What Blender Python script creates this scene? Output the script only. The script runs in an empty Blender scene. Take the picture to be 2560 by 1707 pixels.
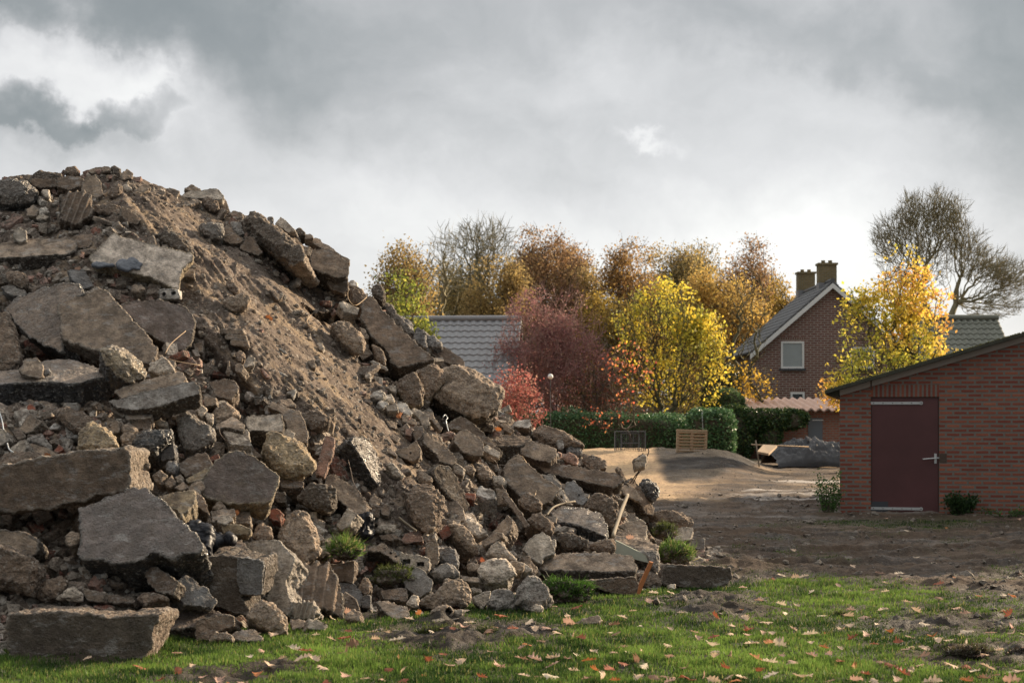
import bpy, bmesh, math, random
import numpy as np
from mathutils import Vector, Matrix
random.seed(7)
RNG = np.random.default_rng(11)
SC = bpy.context.scene
COL = SC.collection
R = math.radians

# ------------------------------------------------------------------ camera
F, HX, HY, CH = 4000.0, 1280.0, 1040.0, 1.5      # focal length in photo pixels, principal column, horizon row, eye height
cam_d = bpy.data.cameras.new('camera'); cam = bpy.data.objects.new('camera', cam_d); COL.objects.link(cam)
cam_d.sensor_width = 36.0; cam_d.lens = 36.0 * F / 2560.0
cam_d.shift_y = (HY - 853.5) / 2560.0
cam.location = (0, 0, CH); cam.rotation_euler = (R(90), 0, 0)
cam_d.clip_start = 0.1; cam_d.clip_end = 6000
cam_d.dof.use_dof = True; cam_d.dof.focus_distance = 15.0; cam_d.dof.aperture_fstop = 4.5
SC.camera = cam
SC.render.resolution_x = 1024; SC.render.resolution_y = 682
SC.view_settings.view_transform = 'Standard'; SC.view_settings.look = 'None'
SC.view_settings.exposure = 1.05; SC.view_settings.gamma = 1.0

# ------------------------------------------------------------------ sun and sky
SUN_AZ, SUN_EL = R(55), R(19)          # azimuth clockwise from +Y (the view direction)
sd = Vector((math.sin(SUN_AZ) * math.cos(SUN_EL), math.cos(SUN_AZ) * math.cos(SUN_EL), math.sin(SUN_EL)))
sun_d = bpy.data.lights.new('sun', 'SUN'); sun = bpy.data.objects.new('sun', sun_d); COL.objects.link(sun)
sun_d.energy = 5.0; sun_d.angle = R(2.5); sun_d.color = (1.0, 0.80, 0.56)
sun.rotation_euler = sd.to_track_quat('Z', 'Y').to_euler()

world = bpy.data.worlds.new('World'); SC.world = world; world.use_nodes = True
class NT:
    def __init__(s, nt): s.nt = nt
    def n(s, t, **k):
        x = s.nt.nodes.new(t)
        for a, b in k.items(): setattr(x, a, b)
        return x
    def put(s, sock, v):
        if isinstance(v, bpy.types.NodeSocket): s.nt.links.new(v, sock)
        elif v is not None: sock.default_value = v
    def m(s, op, a, b=None, c=None, clamp=False):
        x = s.n('ShaderNodeMath', operation=op, use_clamp=clamp)
        s.put(x.inputs[0], a)
        if b is not None: s.put(x.inputs[1], b)
        if c is not None: s.put(x.inputs[2], c)
        return x.outputs[0]
    def mix(s, f, a, b, bt='MIX'):
        x = s.n('ShaderNodeMix', data_type='RGBA', blend_type=bt)
        s.put(x.inputs[0], f)
        s.put(x.inputs[6], (*a, 1) if isinstance(a, tuple) and len(a) == 3 else a)
        s.put(x.inputs[7], (*b, 1) if isinstance(b, tuple) and len(b) == 3 else b)
        return x.outputs[2]
    def ss(s, v, a, b, lo=0.0, hi=1.0):
        x = s.n('ShaderNodeMapRange', interpolation_type='SMOOTHSTEP')
        s.put(x.inputs[0], v); s.put(x.inputs[1], a); s.put(x.inputs[2], b); s.put(x.inputs[3], lo); s.put(x.inputs[4], hi)
        return x.outputs[0]
    def noise(s, vec, sc, det=4, rough=.55, dist=0.0, out=0):
        x = s.n('ShaderNodeTexNoise'); s.put(x.inputs['Vector'], vec)
        x.inputs['Scale'].default_value = sc; x.inputs['Detail'].default_value = det
        x.inputs['Roughness'].default_value = rough; x.inputs['Distortion'].default_value = dist
        return x.outputs[out]
    def vor(s, vec, sc, feat='F1', out='Distance', rnd=1.0):
        x = s.n('ShaderNodeTexVoronoi', feature=feat); s.put(x.inputs['Vector'], vec)
        x.inputs['Scale'].default_value = sc; x.inputs['Randomness'].default_value = rnd
        return x.outputs[out]
    def bump(s, h, st, dist, nrm=None):
        x = s.n('ShaderNodeBump'); s.put(x.inputs['Height'], h); x.inputs['Strength'].default_value = st
        x.inputs['Distance'].default_value = dist
        if nrm is not None: s.put(x.inputs['Normal'], nrm)
        return x.outputs[0]
    def mapping(s, vec, sc=(1, 1, 1), rot=(0, 0, 0), loc=(0, 0, 0)):
        x = s.n('ShaderNodeMapping'); s.put(x.inputs[0], vec); x.inputs['Scale'].default_value = sc
        x.inputs['Rotation'].default_value = rot; x.inputs['Location'].default_value = loc
        return x.outputs[0]

def sky_world():
    nt = world.node_tree; nt.nodes.clear(); N = NT(nt)
    tc = N.n('ShaderNodeTexCoord').outputs['Generated']
    warp = N.noise(tc, 9.0, 5, .55, out=1)
    wv = N.n('ShaderNodeVectorMath', operation='MULTIPLY_ADD'); N.put(wv.inputs[0], warp); wv.inputs[1].default_value = (.09, .09, .09); wv.inputs[2].default_value = (-.045, -.045, -.045)
    ad = N.n('ShaderNodeVectorMath', operation='ADD'); N.put(ad.inputs[0], tc); N.put(ad.inputs[1], wv.outputs[0])
    warp2 = N.noise(tc, 30.0, 6, .6, out=1)
    wv2 = N.n('ShaderNodeVectorMath', operation='MULTIPLY_ADD'); N.put(wv2.inputs[0], warp2); wv2.inputs[1].default_value = (.055, .055, .055); wv2.inputs[2].default_value = (-.0275, -.0275, -.0275)
    ad2 = N.n('ShaderNodeVectorMath', operation='ADD'); N.put(ad2.inputs[0], ad.outputs[0]); N.put(ad2.inputs[1], wv2.outputs[0])
    sp = N.n('ShaderNodeSeparateXYZ'); N.put(sp.inputs[0], ad2.outputs[0]); u, v = sp.outputs[0], sp.outputs[2]
    sp0 = N.n('ShaderNodeSeparateXYZ'); N.put(sp0.inputs[0], tc); v0 = sp0.outputs[2]; u0 = sp0.outputs[0]
    def blob(px, py, sx, sy, amp, hard=False, rot=0.0):
        cu, cv = (px - HX) / F, (HY - py) / F
        du = N.m('SUBTRACT', u, cu); dv = N.m('SUBTRACT', v, cv)
        c, s_ = math.cos(rot), math.sin(rot)
        a = N.m('ADD', N.m('MULTIPLY', du, c * F / sx), N.m('MULTIPLY', dv, s_ * F / sx))
        b = N.m('ADD', N.m('MULTIPLY', du, -s_ * F / sy), N.m('MULTIPLY', dv, c * F / sy))
        q = N.m('ADD', N.m('MULTIPLY', a, a), N.m('MULTIPLY', b, b))
        if hard: return N.m('MULTIPLY', N.ss(q, 1.55, .35), amp)
        return N.m('MULTIPLY', N.m('EXPONENT', N.m('MULTIPLY', q, -1.0)), amp)
    y0_ = sp0.outputs[1]
    base = N.ss(v0, .0, .26, .71, .455)
    # unseen sky shaped to light the heap: brighter overhead, darker behind the viewer
    base = N.m('ADD', base, N.ss(v0, .30, .85, 0.0, .58))
    away = N.m('MULTIPLY', N.ss(y0_, .35, -.35), N.ss(v0, .95, .45))
    base = N.m('MULTIPLY', base, N.m('SUBTRACT', 1.0, N.m('MULTIPLY', away, .62)))
    L = base
    for b in SKY_BLOBS: L = N.m('ADD', L, blob(*b))
    nz = N.noise(N.mapping(ad.outputs[0], sc=(1, 1, 1.9)), 7.0, 6, .55)
    L = N.m('ADD', L, N.m('MULTIPLY', N.m('SUBTRACT', nz, .5), .25))
    nz2 = N.noise(N.mapping(ad.outputs[0], sc=(1, 1, 1.7)), 22.0, 5, .55)
    L = N.m('ADD', L, N.m('MULTIPLY', N.m('SUBTRACT', nz2, .5), .13))
    L = N.m('MAXIMUM', L, .10)
    cr = N.n('ShaderNodeValToRGB'); N.put(cr.inputs[0], L); e = cr.color_ramp.elements
    e[0].position = 0.0; e[0].color = (.13, .155, .165, 1)
    e[1].position = 1.0; e[1].color = (1.05, 1.04, 1.0, 1)
    for p, c in ((.25, (.245, .262, .268, 1)), (.42, (.392, .398, .404, 1)), (.6, (.580, .580, .585, 1)), (.8, (.80, .80, .785, 1))):
        k = e.new(p); k.color = c
    bg = N.n('ShaderNodeBackground'); N.put(bg.inputs[0], cr.outputs[0]); bg.inputs[1].default_value = 0.655
    sky = N.n('ShaderNodeTexSky', sky_type='NISHITA'); sky.sun_disc = False
    sky.sun_elevation = SUN_EL; sky.sun_rotation = SUN_AZ
    bg2 = N.n('ShaderNodeBackground'); N.put(bg2.inputs[0], sky.outputs[0]); bg2.inputs[1].default_value = 0.07
    mx = N.n('ShaderNodeMixShader'); mx.inputs[0].default_value = .93
    N.put(mx.inputs[1], bg2.outputs[0]); N.put(mx.inputs[2], bg.outputs[0])
    out = N.n('ShaderNodeOutputWorld'); N.put(out.inputs[0], mx.outputs[0])
# cloud masses as directions in the sky: azimuth column, elevation row, widths, brightness, hard edged, tilt
SKY_BLOBS = [
    (150, 10, 620, 160, -.15, False, -.1),
    (700, 190, 600, 120, -.15, False, -.25),
    (150, 240, 330, 100, .10, False, -.12),
    (150, 235, 290, 78, .12, True, -.12),
    (380, 300, 170, 60, .06, False, -.5),
    (95, 335, 150, 62, -.22, True, -.25),
    (345, 335, 150, 50, -.17, True, .1),
    (120, 400, 260, 60, -.14, False, 0),
    (470, 300, 120, 110, .08, False, 0),
    (1200, 60, 500, 90, -.06, False, 0),
    (1650, 250, 500, 110, .07, False, 0),
    (2150, 190, 460, 80, -.13, False, -.35),
    (1690, 372, 62, 18, .16, False, 0),
    (1950, 640, 560, 170, .15, False, 0),
    (1150, 560, 380, 150, .04, False, 0),
    (2560, 480, 260, 460, -.16, False, 0),
    (2600, 40, 420, 220, -.13, False, 0),
    (-60, -20, 420, 200, -.10, False, 0),
]
sky_world()

# ------------------------------------------------------------------ helpers
def W(px, py, D): return Vector(((px - HX) / F * D, D, CH - (py - HY) / F * D))

def _hash(ix, iy, iz, seed):
    h = (ix.astype(np.uint32) * np.uint32(374761393) + iy.astype(np.uint32) * np.uint32(668265263)
         + iz.astype(np.uint32) * np.uint32(2147483647) + np.uint32(seed) * np.uint32(974634777))
    h = (h ^ (h >> np.uint32(13))) * np.uint32(1274126177)
    h = (h ^ (h >> np.uint32(16))) * np.uint32(2246822519)
    return ((h ^ (h >> np.uint32(15))) & np.uint32(0xFFFFFF)).astype(np.float32) / float(0xFFFFFF)
def vnoise(p, seed=0):
    f = np.floor(p); w = (p - f).astype(np.float32); w = w * w * (3 - 2 * w); i = f.astype(np.int64)
    r = 0
    for a in (0, 1):
        for b in (0, 1):
            for c in (0, 1):
                k = (w[:, 0] if a else 1 - w[:, 0]) * (w[:, 1] if b else 1 - w[:, 1]) * (w[:, 2] if c else 1 - w[:, 2])
                r = r + k * _hash(i[:, 0] + a, i[:, 1] + b, i[:, 2] + c, seed)
    return r * 2 - 1
def fbm(p, sc, oct=3, seed=0, gain=.5, ridge=False):
    p = np.asarray(p, dtype=np.float64)
    if p.shape[1] == 2: p = np.column_stack([p, np.zeros(len(p))])
    s, a, t = 0, 1.0, 0
    for o in range(oct):
        n = vnoise(p * sc * (2.03 ** o) + 17.3 * o, seed + o)
        if ridge: n = 1 - 2 * np.abs(n)
        s = s + a * n; t += a; a *= gain
    return s / t

def mesh_np(name, verts, faces, cols=None, smooth=False, mats=(), mi=None):
    me = bpy.data.meshes.new(name); verts = np.asarray(verts, dtype=np.float32); faces = np.asarray(faces, dtype=np.int32)
    n, k = faces.shape
    me.vertices.add(len(verts)); me.vertices.foreach_set('co', verts.ravel())
    me.loops.add(n * k); me.loops.foreach_set('vertex_index', faces.ravel())
    me.polygons.add(n); me.polygons.foreach_set('loop_start', np.arange(0, n * k, k, dtype=np.int32))
    me.polygons.foreach_set('loop_total', np.full(n, k, dtype=np.int32))
    if mi is not None: me.polygons.foreach_set('material_index', np.asarray(mi, dtype=np.int32))
    me.update(calc_edges=True); me.validate()
    me.polygons.foreach_set('use_smooth', np.full(n, bool(smooth)))
    for m in mats: me.materials.append(m)
    if cols is not None: set_cols(me, cols)
    return me
def set_cols(me, cols, name='tint'):
    a = me.color_attributes.new(name, 'FLOAT_COLOR', 'POINT')
    c = np.ones((len(me.vertices), 4), dtype=np.float32); cols = np.asarray(cols, dtype=np.float32)
    c[:, :cols.shape[-1]] = cols; a.data.foreach_set('color', c.ravel())
def co_of(me):
    a = np.empty(len(me.vertices) * 3, dtype=np.float32); me.vertices.foreach_get('co', a); return a.reshape(-1, 3).astype(np.float64)
def nrm_of(me):
    a = np.empty(len(me.vertices) * 3, dtype=np.float32); me.vertices.foreach_get('normal', a); return a.reshape(-1, 3).astype(np.float64)

def link(name, me, parent=None, loc=None, mat=None):
    o = bpy.data.objects.new(name, me); COL.objects.link(o)
    if mat is not None and me is not None: me.materials.append(mat)
    if loc is not None: o.location = loc
    if parent is not None: o.parent = parent
    return o
def tag(o, label=None, cat=None, group=None, kind=None):
    if label: o['label'] = label
    if cat: o['category'] = cat
    if group: o['group'] = group
    if kind: o['kind'] = kind
    return o
def thing(name, label, cat, loc=(0, 0, 0), rz=0.0, group=None):
    o = bpy.data.objects.new(name, None); COL.objects.link(o); o.location = loc; o.rotation_euler = (0, 0, rz)
    o.empty_display_size = .2
    return tag(o, label, cat, group)
def recentre(o, me=None):
    """move an object's origin to the base of its mesh (mesh given in world space)"""
    me = o.data; c = co_of(me)
    b = np.array([c[:, 0].mean(), c[:, 1].mean(), c[:, 2].min()])
    me.vertices.foreach_set('co', (c - b).astype(np.float32).ravel()); me.update(); o.location = Vector(b)
    return o

class MB:
    """collects boxes, prisms and tubes into one mesh"""
    def __init__(s): s.v = []; s.f = []
    def add(s, vs, fs):
        k = len(s.v); s.v += [tuple(x) for x in vs]; s.f += [tuple(i + k for i in f) for f in fs]; return s
    def box(s, x0, x1, y0, y1, z0, z1):
        return s.add([(x0, y0, z0), (x1, y0, z0), (x1, y1, z0), (x0, y1, z0), (x0, y0, z1), (x1, y0, z1), (x1, y1, z1), (x0, y1, z1)],
                     [(0, 3, 2, 1), (4, 5, 6, 7), (0, 1, 5, 4), (1, 2, 6, 5), (2, 3, 7, 6), (3, 0, 4, 7)])
    def prism(s, poly, d):
        """poly: 3D points of one face, d: extrusion vector"""
        n = len(poly); d = Vector(d); P = [Vector(p) for p in poly]
        return s.add(P + [p + d for p in P], [tuple(range(n - 1, -1, -1)), tuple(range(n, 2 * n))] + [(i, (i + 1) % n, n + (i + 1) % n, n + i) for i in range(n)])
    def tube(s, pts, rad, k=6, cap=True):
        pts = [Vector(p) for p in pts]; rad = rad if hasattr(rad, '__len__') else [rad] * len(pts)
        vs, fs = [], []
        for i, p in enumerate(pts):
            t = (pts[min(i + 1, len(pts) - 1)] - pts[max(i - 1, 0)]); t = t.normalized() if t.length > 1e-9 else Vector((0, 0, 1))
            a = t.cross(Vector((0, 0, 1)) if abs(t.z) < .9 else Vector((1, 0, 0))).normalized(); b = t.cross(a)
            for j in range(k):
                q = 2 * math.pi * j / k; vs.append(p + (a * math.cos(q) + b * math.sin(q)) * rad[i])
        for i in range(len(pts) - 1):
            for j in range(k): fs.append((i * k + j, i * k + (j + 1) % k, (i + 1) * k + (j + 1) % k, (i + 1) * k + j))
        if cap: fs += [tuple(range(k - 1, -1, -1)), tuple(range((len(pts) - 1) * k, len(pts) * k))]
        return s.add(vs, fs)
    def build(s, name, mat, parent=None, bevel=0.0, smooth=False):
        me = bpy.data.meshes.new(name); me.from_pydata(s.v, [], s.f); me.materials.append(mat)
        bm = bmesh.new(); bm.from_mesh(me); bmesh.ops.recalc_face_normals(bm, faces=bm.faces)
        if bevel: bmesh.ops.bevel(bm, geom=list(bm.edges), offset=bevel, segments=1, affect='EDGES')
        bm.to_mesh(me); bm.free()
        if smooth: me.polygons.foreach_set('use_smooth', [True] * len(me.polygons))
        return link(name, me, parent)

# ------------------------------------------------------------------ materials
def mat_new(name):
    m = bpy.data.materials.new(name); m.use_nodes = True; nt = m.node_tree; nt.nodes.clear(); N = NT(nt)
    b = N.n('ShaderNodeBsdfPrincipled'); o = N.n('ShaderNodeOutputMaterial'); N.put(o.inputs[0], b.outputs[0])
    b.inputs['Roughness'].default_value = .9
    return m, N, b
def attr(N, name='tint'): return N.n('ShaderNodeAttribute', attribute_name=name)
def objco(N): return N.n('ShaderNodeTexCoord').outputs['Object']
def wpos(N): return N.n('ShaderNodeNewGeometry').outputs['Position']

def m_plain(name, col, rough=.8, var=.25, sc=6.0, bump=.3, bd=.01, metal=0.0, bsc=60):
    m, N, b = mat_new(name); oc = objco(N)
    n1 = N.noise(oc, sc, 6, .6); f = N.m('ADD', N.m('MULTIPLY', n1, 2 * var), 1 - var)
    c = N.n('ShaderNodeVectorMath', operation='SCALE'); c.inputs[0].default_value = col; N.put(c.inputs['Scale'], f)
    N.put(b.inputs['Base Color'], c.outputs[0]); b.inputs['Roughness'].default_value = rough; b.inputs['Metallic'].default_value = metal
    if bump: N.put(b.inputs['Normal'], N.bump(N.noise(oc, bsc, 5, .6), bump, bd))
    return m

def m_rubble(name, rough=.92, gloss=False):
    m, N, b = mat_new(name); at = attr(N); tint = at.outputs['Color']; cast = at.outputs['Alpha']
    g = N.n('ShaderNodeNewGeometry'); P = g.outputs['Position']; Nz = N.n('ShaderNodeSeparateXYZ'); N.put(Nz.inputs[0], g.outputs['Normal'])
    rnd = N.n('ShaderNodeObjectInfo').outputs['Random']
    big = N.noise(P, 4.5, 6, .62); mid = N.noise(P, 19, 6, .68); fine = N.noise(P, 90, 4, .65)
    f = N.m('ADD', -.02, N.m('ADD', N.m('MULTIPLY', big, .85), N.m('MULTIPLY', mid, 1.2)))
    f = N.m('MULTIPLY', f, N.m('ADD', .82, N.m('MULTIPLY', rnd, .34)))
    c = N.n('ShaderNodeVectorMath', operation='SCALE'); N.put(c.inputs[0], tint); N.put(c.inputs['Scale'], f); col = c.outputs[0]
    # soil crust clinging in patches
    soil = N.ss(N.noise(P, 6.5, 7, .68), .46, .60)
    up = N.ss(Nz.outputs[2], .25, .85)
    sm = N.m('MULTIPLY', N.m('ADD', N.m('MULTIPLY', up, .66), .20), soil)
    col = N.mix(sm, col, (.150, .112, .083))
    # pale lime stains and scratches on cast faces
    st = N.m('MULTIPLY', N.ss(N.noise(N.mapping(P, sc=(1, 1, 2.6), rot=(0, .6, 0)), 7.0, 8, .76), .53, .62), cast)
    col = N.mix(N.m('MULTIPLY', st, .6), col, (.46, .43, .40))
    bl = N.ss(N.noise(P, 9.0, 7, .7), .38, .62); col = N.mix(N.m('MULTIPLY', N.m('SUBTRACT', 1.0, bl), .45), col, (.085, .068, .056))
    # aggregate specks on broken faces
    ag = N.vor(P, 75, out='Color'); agv = N.n('ShaderNodeSeparateColor'); N.put(agv.inputs[0], ag)
    brk = N.m('SUBTRACT', 1.0, N.m('MULTIPLY', cast, .75))
    spk = N.m('MULTIPLY', N.ss(agv.outputs[0], .86, .93), brk)
    col = N.mix(N.m('MULTIPLY', spk, .42), col, (.48, .45, .40))
    dk = N.m('MULTIPLY', N.ss(agv.outputs[1], .70, .95), brk)
    col = N.mix(N.m('MULTIPLY', dk, .55), col, (.045, .04, .037))
    ed = N.ss(g.outputs['Pointiness'], .515, .58); col = N.mix(N.m('MULTIPLY', ed, N.m('ADD', .25, N.m('MULTIPLY', mid, .6))), col, N.mix(.55, tint, (.55, .49, .42)))   # abraded arrises
    N.put(b.inputs['Base Color'], col)
    if gloss:
        N.put(b.inputs['Roughness'], N.ss(mid, .35, .65, .22, .6)); b.inputs['Specular IOR Level'].default_value = .6
    else:
        b.inputs['Roughness'].default_value = rough; b.inputs['Specular IOR Level'].default_value = .28
    pit = N.vor(P, 42)
    h = N.m('ADD', N.m('MULTIPLY', fine, .5), N.m('ADD', mid, N.m('MULTIPLY', N.m('MULTIPLY', pit, brk), .5)))
    N.put(b.inputs['Normal'], N.bump(h, 1.0, .045))
    return m

def m_leafy(name, trans=.45, rough=.6):
    m = bpy.data.materials.new(name); m.use_nodes = True; nt = m.node_tree; nt.nodes.clear(); N = NT(nt)
    at = attr(N).outputs['Color']
    d = N.n('ShaderNodeBsdfPrincipled'); N.put(d.inputs['Base Color'], at); d.inputs['Roughness'].default_value = rough; d.inputs['Specular IOR Level'].default_value = .3
    t = N.n('ShaderNodeBsdfTranslucent'); N.put(t.inputs[0], at)
    x = N.n('ShaderNodeMixShader'); x.inputs[0].default_value = trans; N.put(x.inputs[1], d.outputs[0]); N.put(x.inputs[2], t.outputs[0])
    o = N.n('ShaderNodeOutputMaterial'); N.put(o.inputs[0], x.outputs[0]); return m

def m_brick(name, c1, c2, mortar, bw=.21, rh=.0667, ms=.012, var=.35, off=.5, stain=.3):
    m, N, b = mat_new(name); oc = objco(N); s = N.n('ShaderNodeSeparateXYZ'); N.put(s.inputs[0], oc)
    cb = N.n('ShaderNodeCombineXYZ'); N.put(cb.inputs[0], N.m('ADD', s.outputs[0], s.outputs[1])); N.put(cb.inputs[1], s.outputs[2])
    wob = N.noise(oc, 3.0, 3, .5, out=1)
    wv = N.n('ShaderNodeVectorMath', operation='MULTIPLY_ADD'); N.put(wv.inputs[0], wob); wv.inputs[1].default_value = (.012, .012, 0); N.put(wv.inputs[2], cb.outputs[0])
    br = N.n('ShaderNodeTexBrick', offset=off); N.put(br.inputs['Vector'], wv.outputs[0])
    br.inputs['Color1'].default_value = (*c1, 1); br.inputs['Color2'].default_value = (*c2, 1); br.inputs['Mortar'].default_value = (*mortar, 1)
    br.inputs['Scale'].default_value = 1; br.inputs['Mortar Size'].default_value = ms; br.inputs['Mortar Smooth'].default_value = .15
    br.inputs['Bias'].default_value = -.25; br.inputs['Brick Width'].default_value = bw; br.inputs['Row Height'].default_value = rh
    n1 = N.noise(oc, 2.2, 6, .6); n2 = N.noise(oc, 26, 5, .65)
    f = N.m('ADD', N.m('ADD', N.m('MULTIPLY', n1, var), N.m('MULTIPLY', n2, var * 1.3)), 1 - var * 1.15)
    c = N.n('ShaderNodeVectorMath', operation='SCALE'); N.put(c.inputs[0], br.outputs['Color']); N.put(c.inputs['Scale'], f)
    stn = N.ss(N.noise(N.mapping(oc, sc=(1, 1, .5)), 1.6, 6, .65), .55, .72)
    col = N.mix(N.m('MULTIPLY', stn, stain), c.outputs[0], (.09, .06, .05))
    N.put(b.inputs['Base Color'], col); b.inputs['Specular IOR Level'].default_value = .25
    h = N.m('ADD', N.m('MULTIPLY', br.outputs['Fac'], -1.0), N.m('MULTIPLY', n2, .6))
    N.put(b.inputs['Normal'], N.bump(h, .6, .012)); return m

M = {}
M['rubble'] = m_rubble('broken_concrete'); M['tar'] = m_rubble('tarred_concrete', gloss=True)
M['leaf'] = m_leafy('tree_leaves', .5); M['grassm'] = m_leafy('grass_blades', .45, .5); M['dry'] = m_leafy('dry_leaves', .3, .65)
M['evergreen'] = m_leafy('evergreen_leaves', .22, .38)
M['bark'] = m_plain('bark', (.075, .062, .042), .95, .35, 4, .5, .02)
M['barkg'] = m_plain('greenish_bark', (.10, .095, .055), .95, .35, 4, .5, .02)
M['pinktwig'] = m_plain('pinkish_twigs', (.30, .19, .165), .95, .2, 3, 0)
M['olivetwig'] = m_plain('olive_twigs', (.22, .195, .12), .95, .2, 3, 0)
M['film'] = m_plain('grey_film', (.10, .11, .13), .35, .3, 9, .5, .02, bsc=25)
M['twig'] = m_plain('twigs', (.085, .068, .05), .95, .2, 3, 0)
M['wood'] = m_plain('weathered_wood', (.22, .18, .13), .85, .3, 8, .5, .006)
M['palewood'] = m_plain('pallet_wood', (.42, .30, .19), .85, .25, 5, .4, .006)
M['orangewood'] = m_plain('orange_wood', (.42, .155, .055), .85, .3, 9, .5, .006)
M['greyboard'] = m_plain('algae_stained_board', (.36, .38, .31), .8, .3, 7, .4, .006)
M['wire'] = m_plain('rusty_wire', (.085, .06, .045), .7, .3, 20, 0, metal=.3)
M['plastic_blk'] = m_plain('black_plastic', (.014, .014, .018), .45, .2, 8, .35, .02, bsc=14)
for n_ in M['plastic_blk'].node_tree.nodes:
    if n_.type == 'BSDF_PRINCIPLED': n_.inputs['Specular IOR Level'].default_value = .22
M['crateblk'] = m_plain('dark_grey_plastic', (.045, .05, .06), .45, .2, 8, .1, .004)
M['white'] = m_plain('white_paint', (.72, .72, .70), .5, .08, 5, .1, .003)
M['steel'] = m_plain('galvanised_steel', (.52, .53, .53), .42, .18, 25, .1, .002, metal=.35)
# ------------------------------------------------------------------ ground
def gmask(x, y):
    """photo column and row of a ground point at z = 0"""
    return HX + F * x / np.maximum(y, .5), HY + F * CH / np.maximum(y, .5)
GL = np.array([(-900, 1600), (0, 1590), (500, 1575), (700, 1545), (1000, 1500), (1400, 1490), (1620, 1462), (1800, 1450), (2000, 1438), (2180, 1452), (2330, 1478), (2560, 1500), (3600, 1520)], float)
BARE = [(1060, 1592, 150, 26), (900, 1530, 60, 18), (1290, 1580, 110, 22), (1800, 1532, 150, 20), (2420, 1640, 150, 24), (2540, 1635, 60, 26),
        (200, 1648, 90, 14), (560, 1690, 120, 16), (1780, 1500, 130, 14), (1150, 1600, 60, 30), (2380, 1560, 200, 24), (690, 1668, 70, 12), (1120, 1555, 50, 16)]
def grass_amount(x, y):
    px, py = gmask(x, y); P = np.column_stack([x, y])
    edge = np.interp(px, GL[:, 0], GL[:, 1])
    n = fbm(P, 1.1, 4, 5); n2 = fbm(P, 4.5, 3, 9)
    g = np.clip((py - edge) / 26 + .35 + n * 1.1 + n2 * .5, 0, 1)
    for bx, by, sx, sy in BARE:
        g = g * (1 - .96 * np.clip(1.5 * np.exp(-((px - bx) / sx) ** 2 - ((py - by) / sy) ** 2), 0, 1))
    # sparse right side
    r = np.clip((px - 2150) / 400, 0, 1) * np.clip(1 - (py - 1500) / 200, 0, 1)
    g = g * (1 - .55 * r * (n2 * .8 + .6 > .35))
    # weeds in front of the shed
    moss = np.clip(fbm(P, 1.7, 4, 15, .6) * 2.4 - .5, 0, 1) * .55 * np.clip((py - 1262) / 30, 0, 1) * np.clip((px - 1650) / 80, 0, 1)
    g = np.maximum(g, moss)
    w = np.clip(1.6 * np.exp(-((px - 2330) / 330) ** 2 - ((py - 1306) / 13) ** 2) - .35 + n * .9, 0, 1) * .8
    far = np.clip((y - 52) / 3, 0, 1)
    return np.clip(np.maximum(np.maximum(g, w), far), 0, 1)
def sand_amount(x, y):
    px, py = gmask(x, y); P = np.column_stack([x, y]); n = fbm(P, .5, 4, 21); n2 = fbm(P * np.array([.5, 2.5]), 1.2, 3, 22)
    a = np.clip((1262 - py + n * 22) / 16, 0, 1) * np.clip((y - 24) / 3, 0, 1) * np.clip((1800 - px + n * 90) / 120, 0, 1)
    b = .5 * np.clip(.0 + n2 * 2.2, 0, 1) * np.clip((1250 - py) / 30, 0, 1) * np.clip((px - 1700) / 150, 0, 1)
    return np.clip(np.maximum(a, b), 0, 1) * np.clip((54 - y) / 4, 0, 1)
def bank(x, y):
    px, py = gmask(x, y)
    # soil heap and the low sand bank in front of the hedge
    s = np.clip((1790 - px) / 160, 0, 1); s = s * s * (3 - 2 * s)
    s = np.clip((1950 - px) / 170, 0, 1); s = s * s * (3 - 2 * s); q = np.clip((y - 34) / 10.5, 0, 1); e = np.clip((50 - y) / 3, 0, 1)
    h = .52 * q * q * (3 - 2 * q) * e * s
    h = h + .06 * np.exp(-((px - 1850) / 60) ** 2 - ((y - 44) / 2.5) ** 2)
    return h
def ground_z(x, y):
    x = np.asarray(x, float); y = np.asarray(y, float); P = np.column_stack([x, y])
    g = grass_amount(x, y)
    near = np.clip((70 - y) / 20, 0, 1)
    z = fbm(P, .7, 3, 31) * .035 * near
    mud = (1 - g) * np.clip((34 - y) / 6, 0, 1)
    rut = fbm(P * np.array([.28, 2.6]) + np.column_stack([np.zeros(len(x)), x * .12]), 1.0, 3, 33)
    z = z + mud * (rut * .075 + fbm(P, 5.0, 4, 35, .62) * .055 + np.maximum(fbm(P, 13, 3, 36, .6), 0) * .03)
    for yr in (21.2, 19.6, 17.6, 16.2):      # wheel ruts
        dd = np.abs(y - (yr + .05 * x + .25 * np.sin(.4 * x + yr))); z = z + mud * (-.085 * np.exp(-(dd / .13) ** 2) + .05 * np.exp(-((dd - .26) / .09) ** 2)) * np.clip((x - .5) / 1.5, 0, 1)
    z = z + g * fbm(P, 3.0, 3, 37) * .022
    px, py = gmask(x, y)
    for bx, by, sx, sy in BARE:
        z = z + .05 * np.exp(-((px - bx) / sx) ** 2 - ((py - by) / sy) ** 2) * (.3 + fbm(P, 7, 3, 38))
    z = z + bank(x, y) * (1 + .16 * fbm(P, .9, 5, 39, .6)) + np.clip((y - 24) / 6, 0, 1) * near * (fbm(P * np.array([.35, 1.5]), 1.0, 3, 41) * .07 + fbm(P, 2.6, 4, 42, .6) * .05)
    return z
def gz(x, y): return float(ground_z([x], [y])[0])

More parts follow.
